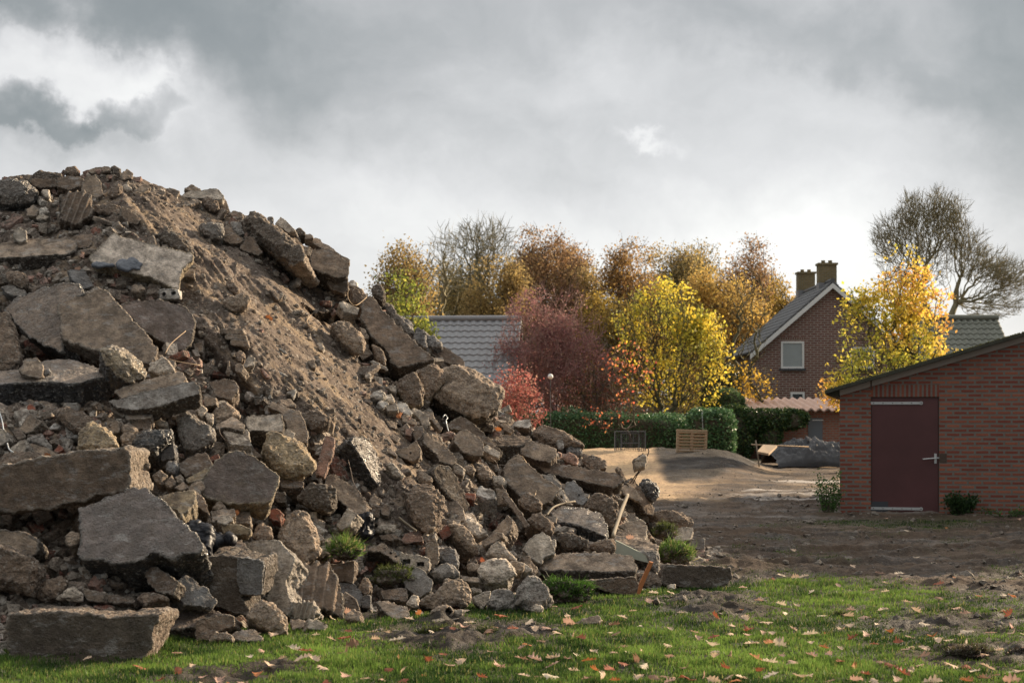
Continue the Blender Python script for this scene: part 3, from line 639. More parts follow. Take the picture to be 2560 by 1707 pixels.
G|sheet|black|m|.05|.46|w|288,1212 460,1228 482,1332 482,1502 430,1500 380,1400 300,1302|crumpled dark plastic film draped right of the huge streaked slab#crumpled plastic film
G|sheet|black|m|.05|.40|w|480,1232 600,1290 702,1342 560,1402 482,1422|
G|stone|tan|m|.12|.2|b|500,1062 600,988 652,1067 560,1075|
G|brick|red|m|.1|.12|s|468,562 572,528 582,582 500,592|
G|block|dark|f|.2|.1|s|1108,902 1222,898 1232,1002 1130,992|
G|slab|brown|m|.2|.15|s|1158,782 1280,775 1402,800 1412,862 1200,852|
E|brick|tan|r|.14|0|s|238,284 310,243 402,290 400,322 330,312|
E|beam|pale|m|.2|.05|s|188,362 270,310 400,305 502,280 552,275 628,352 602,392 440,372 330,372|long pale stone on the skyline right of the summit#long pale skyline stone
E|stone|brown|m|.2|.08|b|412,402 450,365 562,402 582,472 530,512 430,452|
E|block|brown|r|.2|.02|s|580,402 642,385 692,522 602,502|
E|brick|tan|m|.12|0|s|690,522 720,498 802,520 812,562 720,572|
E|boulder|dark:tan|l|.55|.28|b|828,602 845,550 870,505 900,498 1002,560 1132,642 1242,742 1382,882 1417,962 1330,1052 1200,962 1002,852 900,760 830,682|long dark pointed boulder jutting out below the skyline right of the summit#long dark pointed boulder
E|block|grey|f|.1|0|s|1058,560 1102,556 1102,620 1062,620|
E|block|pale|l|.18|.02|s|1128,622 1182,558 1240,602 1322,692 1262,712 1200,670|
E|stone|dark|m|.15|0|b|1318,702 1370,670 1422,710 1420,740 1340,740|
E|brick|tan|m|.12|.02|s|1420,730 1480,718 1502,762 1420,772|
E|slab|tan|m|.14|.04|s|1440,782 1530,758 1602,812 1702,872 1722,902 1580,862|
E|block|tan:dark|q|.4|.22|s|1468,1042 1480,960 1502,888 1642,870 1740,920 1852,1032 1832,1142 1722,1152 1642,1112 1480,1062|big squared block with a pale stripe on the right-hand skyline slope#squared skyline-slope block
E|slab|tan|m|.1|.05|s|1738,912 1862,980 1852,1012 1762,972|
E|block|dark:brown|f|.25|.22|s|1635,1200 1680,1145 1752,1118 1832,1150 1842,1262 1802,1302 1680,1262|
E|chunk|brown|q|.2|.1|s|608,782 652,640 740,710 822,780 790,812 700,822|
E|boulder|grey|q|.3|.15|b|378,640 480,625 622,620 637,692 602,782 500,762 402,702|
E|stone|grey|m|.2|.08|b|698,622 782,608 822,722 802,752 720,702|
E|slab|brown|q|.16|.08|s|778,872 852,748 912,750 1002,902 962,932 880,902|
E|stone|brown|m|.15|.08|b|648,1242 672,1148 772,1262 762,1312 700,1290|
F|stone|tan|r|.25|.15|b|618,212 680,170 760,150 842,130 902,202 862,262 780,295 700,312|
F|brick|tan|F|.12|.12|s|588,482 700,478 802,490 812,522 700,530 590,527|top brick of the three stacked bricks stuck in the bare slope#stacked bricks
F|brick|tan|F|.12|.13|s|638,540 740,540 842,550 852,582 740,582 640,577|middle brick of the three stacked bricks stuck in the bare slope
F|brick|tan|F|.12|.14|s|688,590 852,594 872,655 780,645 700,632|lowest brick of the three stacked bricks stuck in the bare slope
F|stone|brown|m|.12|.1|b|730,722 800,690 842,762 780,802|
F|block|pale|r|.14|.16|s|820,842 870,745 930,760 932,835 830,852|
F|block|tan|l|.12|.13|s|738,832 780,808 822,852 792,912 740,882|
F|board|tan|f|.03|.1|s|658,780 685,782 680,942 650,946|
F|brick|pink|r|.05|.06|s|988,852 1086,950 1040,952|thin pink shard pointing down the bare slope#pink shard
F|stone|dark|m|.12|.06|b|1028,1012 1112,1082 1062,1132 1010,1082|
F|stone|white|m|.06|.06|b|1238,1112 1342,1062 1322,1130 1302,1165 1280,1125|
F|stone|white|m|.03|.05|s|1158,668 1190,665 1245,716 1215,705|
F|brick|tan|r|.08|.06|s|1078,92 1212,162 1152,192|
F|brick|tan|r|.08|.06|s|1448,792 1512,780 1532,862 1490,852|
F|block|tan|f|.16|.1|s|428,1142 542,1150 552,1222 450,1232|
F|slab|brown|m|.25|.06|s|478,1002 622,968 742,990 762,1062 702,1172 552,1132|
F|block|brown|m|.12|.05|s|328,622 422,610 412,702 350,692|
F|clod|brown|m|.25|.04|b|1398,1392 1450,1290 1530,1260 1692,1370 1602,1442 1470,1452|
F|stone|pale|m|.1|.06|b|1538,622 1590,613 1617,672 1572,702|
I|brick|pale|r|.14|.15|s|188,612 240,598 382,668 372,732 240,702|
I|stone|white|m|.12|.06|b|288,402 330,395 372,432 372,472 290,452|
I|block|brown|q|.25|.1|b|278,482 380,468 462,560 432,702 382,642 300,602|
I|clod|dark|m|.25|.05|b|508,482 540,445 572,430 632,472 642,542 602,602 520,542|dark lump standing out on the right skyline above the long sloping slab#dark skyline lump
I|slab|brown:dark|q|.30|.34|s|408,762 432,600 470,560 522,548 600,680 720,790 800,875 882,962 1000,1065 1117,1165 1000,1195 900,1210 772,1252 702,1192 642,1082 570,1000 502,932|long smooth slab sliding down the right-hand slope, its foot overhanging#long sloping slab
I|boulder|grey|m|.3|.03|b|588,642 640,610 700,640 712,722 902,862 932,962 830,902 700,760|
I|chunk|slate|m|.25|.05|b|742,732 820,760 892,802 922,932 860,902 790,840|
I|sheet|slate|m|.12|.05|w|938,882 960,855 1010,880 1032,1052 980,1020 940,982|
I|sheet|slate|m|.12|.03|w|1028,922 1060,905 1102,952 1182,1032 1062,1032|
I|slab|brown|m|.3|.04|s|1028,1032 1130,1030 1232,1062 1400,1162 1417,1232 1250,1202 1110,1132|
I|boulder|tan|r|.35|.22|b|118,832 180,800 252,798 352,882 432,992 442,1062 402,1122 320,1070 230,1012 170,932|white-stained rounded boulder left of the long sloping slab#white-stained boulder
I|stone|tan|m|.2|.12|b|388,852 442,882 477,962 430,972|
I|stone|brown|m|.2|.1|b|508,1022 592,1060 642,1162 642,1222 560,1182|
I|board|white|F|.02|.25|s|498,1190 540,1195 672,1262 660,1282 540,1237|narrow white strip lying under the foot of the long sloping slab#narrow white strip
I|boulder|brown:yellow|q|.4|.15|b|752,1450 792,1362 870,1320 942,1290 982,1382 1032,1502 1002,1592 932,1642 850,1602|brown sun-edged boulder under the foot of the long sloping slab#sun-edged boulder
I|boulder|brown:yellow|q|.4|.10|b|958,1292 1040,1240 1102,1208 1232,1302 1222,1372 1132,1482 1012,1602 1030,1502 982,1382|
I|boulder|tan:dark|q|.65|.20|b|1128,1542 1150,1442 1185,1340 1232,1240 1402,1238 1602,1340 1720,1400 1832,1482 1838,1562 1740,1652 1652,1743 1430,1733 1240,1652|very large rounded boulder with mottled dark underside at the right shoulder of the heap#very large shoulder boulder
I|brick|white|r|.14|.75|s|1338,1312 1402,1283 1487,1362 1482,1402 1430,1427 1370,1362|white brick lying on top of the very large shoulder boulder#white brick
I|stone|pale|m|.1|.1|b|438,1302 502,1310 482,1362 440,1342|
I|stone|pale|m|.12|.1|b|648,1442 742,1428 742,1492 690,1482|
J|stone|white|m|.15|.12|b|488,152 590,93 652,142 612,192 500,182|
J|stone|pale|m|.12|.12|b|618,172 702,143 732,212 650,222|
J|brick|white|r|.1|.12|s|573,222 602,188 672,232 620,272|
J|brick|pale|m|.1|.14|s|648,262 742,218 762,292 662,302|
J|brick|white|r|.12|.14|s|738,242 792,220 832,222 912,322 870,352 790,302|
J|brick|tan|r|.12|.14|s|798,352 862,338 952,412 942,442 810,402|
J|brick|pale|r|.12|.12|s|888,302 932,268 1042,332 1082,442 1002,432 980,372|
J|brick|tan|m|.1|.1|s|1008,312 1102,318 1112,382 1060,392|
J|brick|tan|r|.08|.1|s|1098,380 1120,362 1202,472 1180,492|
J|brick|pink|m|.1|.16|s|828,530 840,482 882,462 907,482 890,542|
J|block|brown|q|.2|.12|s|888,452 1002,450 1032,592 962,642 930,562|
J|block|tan|f|.2|.16|s|738,692 852,658 942,600 972,652 982,742 902,792 790,752|tan block with one round dark hole in the middle of the heap#tan block with a hole
J|beam|tan:dark|r|.18|.25|s|1018,512 1102,538 1200,620 1282,702 1342,792 1290,832 1170,792 1150,732 1020,622|
J|block|tan:brown|q|.3|.32|s|1308,602 1332,532 1382,488 1452,498 1597,592 1592,732 1520,742 1402,702|squared sandy-faced block on the heap's right half, below the shoulder boulder#squared sandy block
J|slab|brown:yellow|r|.2|.10|s|1248,432 1382,358 1442,382 1652,562 1782,702 1772,752 1602,602 1452,492 1280,472|
J|brick|pale|r|.1|.2|s|1598,642 1642,638 1762,712 1752,762 1602,692|
J|stone|tan|m|.14|.12|b|1408,842 1452,828 1532,882 1502,922 1430,912|
J|stone|pale|m|.14|.12|b|1288,842 1342,818 1422,872 1402,932 1300,892|
J|chunk|tan|m|.18|.12|b|1538,852 1622,838 1702,932 1652,992 1550,952|
J|stone|pale|m|.16|.16|b|1688,962 1762,933 1827,982 1822,1032 1702,1022|
J|chunk|white|t|.16|.20|s|1538,1082 1582,1038 1702,1080 1722,1152 1652,1162 1540,1122|
J|brick|red|m|.12|.14|s|1418,1102 1522,1110 1512,1172 1430,1152|
J|slab|dark|R|.3|.22|s|1108,882 1160,840 1262,850 1352,972 1452,1222 1422,1272 1280,1162 1150,1002|dark soil-covered slab pointing steeply down in the right half of the heap#steep dark slab
J|stone|tan|m|.18|.18|b|952,892 1002,878 1112,972 1092,1022 962,992|
J|stone|pale|r|.1|.10|b|648,822 692,798 832,942 822,972 720,932|pale oblong stone on the bare soil below the middle of the heap#pale oblong stone
J|stone|tan|m|.05|.08|s|638,672 692,668 757,742 700,722|
J|slab|brown:black|R|.34|.22|s|300,600 330,560 390,556 480,580 550,700 587,822 584,1047 530,985 450,840 380,720|grey slab with glossy black tarred side standing in the soil slope#tar-sided slab
J|boulder|brown|q|.45|.12|b|858,1122 962,1008 1082,1020 1202,1152 1212,1242 1132,1422 1092,1502 1002,1492 930,1402 870,1302|rounded mottled boulder with a rusty streak low in the middle of the heap#rust-streaked boulder
J|brick|tan|r|.12|.1|s|488,1182 532,1108 607,1182 570,1222 500,1222|
J|brick|brown|f|.12|.1|s|498,1230 592,1240 582,1342 510,1332|
J|brick|brown|m|.12|.1|s|598,1272 642,1208 692,1252 672,1332 610,1312|
J|chunk|pale|l|.16|.22|s|158,1432 210,1345 272,1258 362,1310 290,1422 200,1462|
J|sheet|black|f|.12|.2|w|328,1382 400,1330 480,1308 482,1502 420,1532 320,1502|
K|chunk|pale|m|.2|.15|b|538,282 602,233 742,250 722,332 620,302 560,322|
K|brick|brown|m|.12|.16|s|568,342 702,328 717,392 600,382|
K|brick|brown|r|.1|.18|s|698,322 792,362 792,392 720,372|
K|brick|pink|f|.14|.18|s|798,382 832,328 1002,350 1012,402 820,417|pinkish brick lying level below the rust-streaked boulder#level pinkish brick
K|brick|red|r|.14|.2|s|1168,312 1270,228 1292,332 1200,392|
K|block|tan|r|.25|.22|b|1258,242 1320,235 1382,250 1452,312 1562,492 1552,522 1480,522 1382,422 1290,332|block with a mortar-filled hole tipped to the right, lower middle of the heap#tipped holed block
K|stone|pale|r|.2|.2|b|1408,202 1450,178 1562,230 1642,322 1642,352 1540,372 1460,292|
K|brick|tan|l|.14|.26|s|1588,412 1650,360 1722,318 1782,320 1792,362 1612,452|
K|brick|tan|l|.14|.22|s|1698,312 1760,230 1832,148 1882,192 1862,292 1790,372|
K|chunk|pale|m|.2|.2|b|1618,542 1700,430 1760,412 1802,413 1822,482 1932,572 1922,602 1702,552|
K|boulder|pale|t|.28|.28|b|1548,692 1582,620 1702,568 1832,600 1912,662 1912,762 1762,802 1652,802 1560,742|light grey boulder with rough crust among small stones near the grass#light grey crusted boulder
K|stone|tan|m|.14|.18|b|1438,632 1500,612 1562,620 1562,692 1450,692|
K|block|tan|f|.14|.2|s|1868,602 1962,600 1962,692 1890,692|
K|beam|tan:dark|m|.16|.26|s|428,492 500,455 562,438 602,420 692,482 792,562 792,642 760,612 680,555 600,502|bar with three round holes in its side, above the dark hollow#three-holed bar
K|brick|pale|f|.16|.32|s|788,512 930,540 1072,572 1062,682 1022,702 892,652 800,642|hollow pale block with two square openings right of the three-holed bar#two-opening hollow block
K|brick|tan|f|.16|.22|s|1038,422 1100,408 1152,410 1162,602 1070,692 1050,562|
K|boulder|grey|m|.3|.22|b|1060,692 1130,650 1202,618 1282,620 1362,702 1382,742 1250,762 1080,762|
K|stone|slate|m|.2|.16|b|1148,542 1182,478 1292,470 1362,542 1352,642 1250,622 1170,612|
K|chunk|grey|q|.3|.30|s|818,762 880,705 952,658 1012,682 1102,802 1082,882 1022,915 970,952 850,852|smooth grey chunk with a cut corner just above the grass in the middle#cut-corner grey chunk
K|boulder|tan:dark|q|.35|.30|b|978,1002 1090,925 1202,858 1240,782 1340,778 1442,790 1472,890 1502,1002 1492,1062 1332,1022 1180,1060 1040,1092|two-tone boulder, grey left face and pebbly tan right face, at the grass edge#two-tone boulder
K|stone|pale|m|.16|.26|b|848,1002 912,918 972,972 972,1042 902,1042|
K|block|tan:dark|t|.28|.28|s|558,1002 642,980 740,1010 852,1050 872,1132 742,1172 650,1110 600,1062|
K|block|tan|f|.16|.30|b|1078,1102 1152,1040 1262,1028 1322,1092 1302,1132 1090,1137|small stone with two dark hollows sitting in the grass edge, centre#two-hollow stone
K|stone|pale|m|.1|.3|b|1308,1082 1402,1070 1402,1122 1320,1132|
K|chunk|pale|f|.18|.24|s|1508,952 1542,928 1672,890 1642,1012 1592,1062 1530,1022|
K|boulder|grey|q|.3|.26|b|1658,1012 1690,902 1782,868 1862,900 1932,982 1932,1062 1682,1062|rounded grey stone at the grass edge, left of the pointed crusty one#rounded grey edge stone
K|stone|brown|m|.16|.25|b|378,852 442,748 522,852 452,932 400,902|
K|block|slate|f|.12|.22|s|408,942 492,930 492,1052 410,1052|
K|stone|tan|t|.14|.25|b|248,1132 330,1078 432,1120 382,1182 250,1172|
K|slab|brown|m|.2|.16|s|598,882 832,860 852,932 832,982 620,962|
K|brick|tan|m|.12|.15|s|1378,742 1562,758 1562,802 1400,782|
K|stone|pale|m|.12|.2|b|1468,862 1582,870 1572,922 1480,892|
L|slab|tan|q|.05|.14|s|198,432 240,408 332,492 312,522 230,482|small flat plate with a wire hanging from it, on the right shoulder#small wired plate
L|block|white:brown|m|.22|.12|s|318,442 342,400 430,385 490,383 507,442 480,472 340,452|white-topped block on the right skyline in front of the hedge#white-topped hedge-side block
L|beam|brown:dark|T|.18|.12|s|40,562 240,540 482,548 482,602 402,642 150,642|
L|clod|brown|m|.3|.08|b|498,542 540,480 602,448 700,470 822,508 920,570 1022,642 1012,692 902,642 752,662 622,622|root-matted soil clod with grass stems on the right skyline#root-matted clod
L|block|tan:brown|m|.3|.24|s|398,662 462,598 562,610 742,660 742,742 682,802 520,772 402,722|
L|stone|grey|m|.16|.14|b|748,592 812,588 822,662 770,682|
L|chunk|slate|m|.2|.14|b|838,642 902,603 972,650 1012,702 982,742 850,722|
L|chunk|pink|m|.18|.2|b|788,772 870,708 962,760 962,832 850,802|
L|block|brown|m|.25|.12|b|998,722 1102,738 1242,790 1242,862 1102,882 1010,822|
L|beam|brown:dark|m|.18|.26|s|478,790 702,808 850,835 1002,858 1332,918 1412,972 1360,1020 1302,1042 1150,1015 1002,982 640,902|long low concrete beam reaching right over a dark hollow#long low beam
L|slab|tan:brown|q|.25|.24|s|228,872 300,770 382,718 452,802 562,902 702,1012 782,1062 740,1120 702,1182 622,1212 520,1185 420,1152 260,1002|large brown slab tilted towards the camera on the right part of the heap#large brown tilted slab
L|slab|grey|r|.15|.1|s|598,922 722,928 782,992 802,1082 702,1012|
L|brick|pale|r|.12|.26|s|718,1112 782,1058 852,1132 912,1232 822,1202|pale brick with three holes beside the grey metal bracket#pale three-holed brick
L|plate|slate|q|.03|.22|s|820,1110 850,1000 922,988 1002,1072 1055,1172 1002,1222 882,1182|grey rounded metal bracket with a bolt hole under the long low beam#metal bracket
L|boulder|brown:dark|m|.3|.30|b|378,1202 382,1160 482,1098 592,1202 622,1252 540,1302 420,1252|
L|boulder|brown|q|.3|.28|b|468,1372 520,1320 582,1300 682,1372 742,1462 702,1512 560,1452|
L|block|tan:black|t|.40|.32|s|698,1302 760,1260 802,1240 1002,1250 1172,1308 1242,1402 1240,1540 1160,1500 1050,1450 900,1400 740,1385|large cracked block over a black gap, left of the leaning wooden stake#large cracked block
L|boulder|brown|f|.35|.18|b|1020,1240 1122,1118 1182,1120 1322,1178 1352,1262 1332,1382 1290,1452 1230,1382 1150,1292|
L|board|tan|q|.03|.36|s|1378,1052 1432,1018 1502,1050 1592,1162 1572,1192 1420,1122|
L|slab|brown:dark|R|.16|.2|s|1440,1010 1490,958 1602,1100 1712,1262 1692,1322 1620,1302 1540,1152|
L|boulder|black|q|.35|.2|b|1568,1022 1605,985 1652,968 1722,1010 1767,1112 1730,1160 1690,1192 1602,1122|black speckled boulder at the right end of the heap, in front of the sand#black speckled end boulder
M|block|tan:pale|t|.25|.2|s|1128,372 1230,335 1332,328 1362,372 1352,482 1262,442|
L|board|brown|R|.04|.2|s|1338,862 1370,848 1442,992 1402,992|
L|board|brown|l|.05|.30|s|168,1062 222,1060 380,1270 522,1480 470,1472 260,1182|long thin batten lying down the slope among bricks, right of centre#long thin batten
L|block|tan|f|.14|.2|s|158,1062 250,1070 262,1202 170,1222|
M|block|tan:dark|t|.34|.30|s|482,700 510,640 562,612 740,595 902,590 1070,600 1232,620 1272,692 1262,740 1100,745 880,740 700,735 520,730|big rough stone block with a speckled end, at the grass edge right of centre#big speckled-end block
M|block|brown|F|.3|.12|s|848,822 1262,792 1292,862 1282,932 1152,932 902,872|
M|chunk|pale|q|.2|.26|s|358,562 402,490 460,440 512,418 562,462 617,592 520,622 500,682 402,622|
M|block|white|f|.1|.2|s|568,490 612,483 617,542 580,542|
M|block|dark|f|.2|.14|b|638,432 762,440 892,490 882,542 702,572 640,502|
M|chunk|brown|m|.2|.2|b|888,542 962,500 1052,478 1112,500 1112,592 962,582|
M|slab|tan|T|.15|.24|s|1078,472 1132,400 1250,430 1462,542 1402,572 1340,582 1120,502|
M|chunk|grey|q|.25|.18|b|1268,582 1460,578 1472,682 1452,762 1402,722 1380,622|
M|boulder|brown|m|.25|.2|b|1268,762 1360,760 1442,770 1492,852 1402,882 1300,862|
M|beam|dark:brown|F|.32|.1|s|1490,760 1502,712 1528,688 1700,695 1900,705 2045,718 2056,800 1985,882 1800,872 1562,862 1492,832|dark sleeper-like beam lying alone on the grass right of the heap#dark lone beam
M|boulder|brown|m|.3|.1|b|1360,310 1452,252 1560,258 1652,272 1742,332 1755,392 1560,390 1450,380|
M|slab|pale|m|.16|.14|s|1558,388 1742,388 1722,482 1660,492 1592,490|
M|stone|tan|m|.12|.2|b|248,682 292,658 362,680 350,752 270,742|
M|stone|white|m|.12|.2|b|348,672 432,722 402,752 360,752|
M|boulder|grey|q|.35|.28|b|298,1012 312,902 345,840 382,788 430,780 502,832 552,902 622,1022 520,1055 402,1062|pointed crusty grey boulder at the grass edge, centre of the photo#pointed crusty boulder
M|stone|pale|m|.1|.3|b|418,1032 462,1013 522,1040 512,1067 430,1067|
M|slab|tan|t|.08|.1|s|778,1162 840,1130 902,1108 972,1100 982,1142 960,1162 820,1172|flat stone lying alone in the grass in front of the heap#lone flat stone
M|stone|pale|m|.1|.15|b|1528,862 1560,848 1602,850 1602,892 1530,892|
M|brick|brown|r|.12|.18|s|352,622 402,620 472,742 440,772 380,692|
M|brick|tan|l|.12|.2|s|18,502 130,423 187,440 170,482 40,552|
M|block|grey|f|.15|.1|s|1698,482 1832,480 1832,562 1702,562|
'''
HOLES = {'tan block with a hole': [(888, 712, 15)], 'three-holed bar': [(632, 475, 14), (692, 516, 14), (747, 552, 14)], 'pale three-holed brick': [(765, 1085, 15), (803, 1143, 15), (838, 1195, 12)],
         'metal bracket': [(970, 1130, 16)], 'white hollow brick': [(1608, 1392, 24), (1700, 1385, 26)], 'two-opening hollow block': [(848, 605, 40, 28), (985, 625, 40, 26)], 'two-hollow stone': [(1145, 1098, 16), (1255, 1090, 40)]}

TRACED = []          # (photo outline, centre, short reference)
def poly_area(p):
    x, y = p[:, 0], p[:, 1]; return .5 * float(np.sum(x * np.roll(y, -1) - y * np.roll(x, -1)))
def refine(P, step):
    out = []
    for i in range(len(P)):
        a, b = P[i], P[(i + 1) % len(P)]; n = max(1, int(np.hypot(*(b - a)) / step))
        for k in range(n): out.append(a + (b - a) * k / n)
    return np.array(out)

def rock_cage(poly, nrm, th, off, mode, rng, plane=None):
    """closed low cage: the traced outline is the rock's main face, laid in its own plane; the body goes back from it"""
    nv = Vector(nrm).normalized(); c = poly.mean(0)
    dm = [mound_depth(px, py) for px, py in poly]; d0 = mound_depth(*c)
    def plane_d(px, py, P0):
        r = Vector(((px - HX) / F, 1.0, -(py - HY) / F)); return nv.dot(P0 - Vector((0, 0, CH))) / nv.dot(r)
    P0 = W(c[0], c[1], d0); ex = [plane_d(px, py, P0) - q for (px, py), q in zip(poly, dm)]
    low = sorted(range(len(poly)), key=lambda i: -poly[i][1])[:max(2, len(poly) // 2)]
    shift = max(0.0, float(np.percentile([ex[i] for i in low], 70))) + .03 + off * .8
    P0 = W(c[0], c[1], max(2.0, d0 - shift))
    if plane is not None: P0 = plane[0] + plane[1] * .032; nv = plane[1]
    size = math.sqrt(abs(poly_area(poly))) / F * P0.y
    jit = refine(poly, max(3.5, size / P0.y * F / 12))
    nrmj = rng.normal(0, .016 * size * F / P0.y, jit.shape); jit = jit + nrmj * (0.55 if mode == 's' else 1.0)
    def onp(px, py, P0=P0): return Vector(((px - HX) / F, 1.0, -(py - HY) / F)) * plane_d(px, py, P0) + Vector((0, 0, CH))
    ring = [onp(*q) for q in jit]; n = len(ring); cc = sum(ring, Vector()) / n
    ring = [cc + (p - cc) * min(1.0, 1.6 * size / max((p - cc).length, 1e-6)) for p in ring]
    th = max(th, .022)
    if mode == 's':
        tw = Vector(rng.normal(0, .06, 3)) * th
        back = [cc + (p - cc) * rng.uniform(.86, 1.02) - nv * th * rng.uniform(.9, 1.1) + tw for p in ring]
        vs = ring + back; fs = [tuple(range(n)), tuple(range(2 * n - 1, n - 1, -1))] + [(i, n + i, n + (i + 1) % n, (i + 1) % n) for i in range(n)]
    elif mode == 'w':
        back = [p - nv * max(th, .022) for p in ring]
        vs = ring + back; fs = [tuple(range(n)), tuple(range(2 * n - 1, n - 1, -1))] + [(i, n + i, n + (i + 1) % n, (i + 1) % n) for i in range(n)]
    else:
        # boulder: silhouette ring set back, a few flat facets in front
        k = rng.uniform(.52, .72); sh = Vector((rng.uniform(-.22, .14), 0, rng.uniform(-.05, .28))) * size
        dirx = Vector((1, 0, 0))
        front = []
        for i, p in enumerate(ring):
            q = cc + (p - cc) * (k + .10 * math.sin(i * 2.1 + rng.uniform(0, 1)))
            front.append(q + sh * .45 + nv * size * .16)
        m2 = max(5, min(8, n // 3)); sel = [int(i * n / m2) for i in range(m2)]
        fr = [front[i] for i in sel]
        back = [cc + (ring[i] - cc) * .72 - nv * th for i in sel]
        vs = ring + fr + back; fs = []
        for j in range(m2):
            a, b = sel[j], sel[(j + 1) % m2]; b2 = b if b > a else b + n
            seg = [i % n for i in range(a, b2 + 1)]
            for s0, s1 in zip(seg[:-1], seg[1:]):
                pass
            fs.append(tuple([n + j] + seg[::1] + [n + (j + 1) % m2])[::-1])
            fs.append(tuple([n + m2 + j] + seg + [n + m2 + (j + 1) % m2]))
        fs.append(tuple(n + j for j in range(m2))); fs.append(tuple(n + m2 + j for j in range(m2 - 1, -1, -1)))
    return vs, fs, P0, nv, size

def cage_object(name, vs, fs, voxel):
    me = bpy.data.meshes.new(name); bm = bmesh.new()
    bv = [bm.verts.new(v) for v in vs]
    for f in fs:
        g = [];  [g.append(i) for i in f if i not in g]
        if len(g) > 2:
            try: bm.faces.new([bv[i] for i in g])
            except ValueError: pass
    bmesh.ops.triangulate(bm, faces=bm.faces); bmesh.ops.recalc_face_normals(bm, faces=bm.faces)
    bm.to_mesh(me); bm.free()
    o = bpy.data.objects.new(name, me); COL.objects.link(o)
    r = o.modifiers.new('r', 'REMESH'); r.mode = 'VOXEL'; r.voxel_size = voxel; r.use_smooth_shade = True
    return o

def finish_rock(o, nv, size, tint, side, mode, seed, dg):
    me = bpy.data.meshes.new_from_object(o.evaluated_get(dg)); old = o.data; o.modifiers.clear(); o.data = me; bpy.data.meshes.remove(old)
    me.name = o.name
    c = co_of(me); n = nrm_of(me)
    if len(c) == 0: return
    nvv = np.array(nv); dot = n @ nvv
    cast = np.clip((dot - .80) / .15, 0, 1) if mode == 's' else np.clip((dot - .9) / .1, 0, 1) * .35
    amp = size * (.040 if mode == 's' else .060); amp = min(amp, .05)
    so = seed * 13.7
    big = fbm(c + so, 1.6 / max(size, .1), 3, seed % 97, .5)
    rid = fbm(c + so, 4.5 / max(size, .15), 4, seed % 89, .58, ridge=True)
    fine = fbm(c + so, 30, 3, seed % 83, .62) + .7 * fbm(c + so, 15, 2, seed % 71, ridge=True)
    w = 1 - .80 * cast
    if mode == 'w':
        disp = fbm(c * np.array([1, 1, .5]) + so, 9, 4, seed % 97, .6, ridge=True) * (.018 if size < .45 and 'film' in o.name else .05)
    else:
        disp = big * amp * .6 * (1 - .5 * cast) + rid * amp * 1.0 * w + fine * (.0085 * w + .0022)
        # knocked-off corners: step-like terraces on broken faces
        q = fbm(c + so, 2.4 / max(size, .15), 2, seed % 79); disp = disp - w * np.clip(q - .25, 0, 1) * amp * 1.6
    c = c + n * disp[:, None]
    if mode == 's' and 'ridge' in o.get('label', ''):
        t = np.array(Vector(nv).cross(Vector((.25, 0, 1))).normalized()); s = np.sin((c @ t) * 2 * math.pi / (size * .24)); c = c + n * (np.clip(s, -.3, 1) * .016)[:, None]
    me.vertices.foreach_set('co', c.astype(np.float32).ravel()); me.update()
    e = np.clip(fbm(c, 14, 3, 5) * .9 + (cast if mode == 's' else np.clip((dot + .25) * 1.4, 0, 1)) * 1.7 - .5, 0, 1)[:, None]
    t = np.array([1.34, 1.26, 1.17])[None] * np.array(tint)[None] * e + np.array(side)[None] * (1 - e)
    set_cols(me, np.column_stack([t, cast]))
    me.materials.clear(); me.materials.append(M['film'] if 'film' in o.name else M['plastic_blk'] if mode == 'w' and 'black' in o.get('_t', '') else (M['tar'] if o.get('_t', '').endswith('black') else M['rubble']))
    recentre(o)

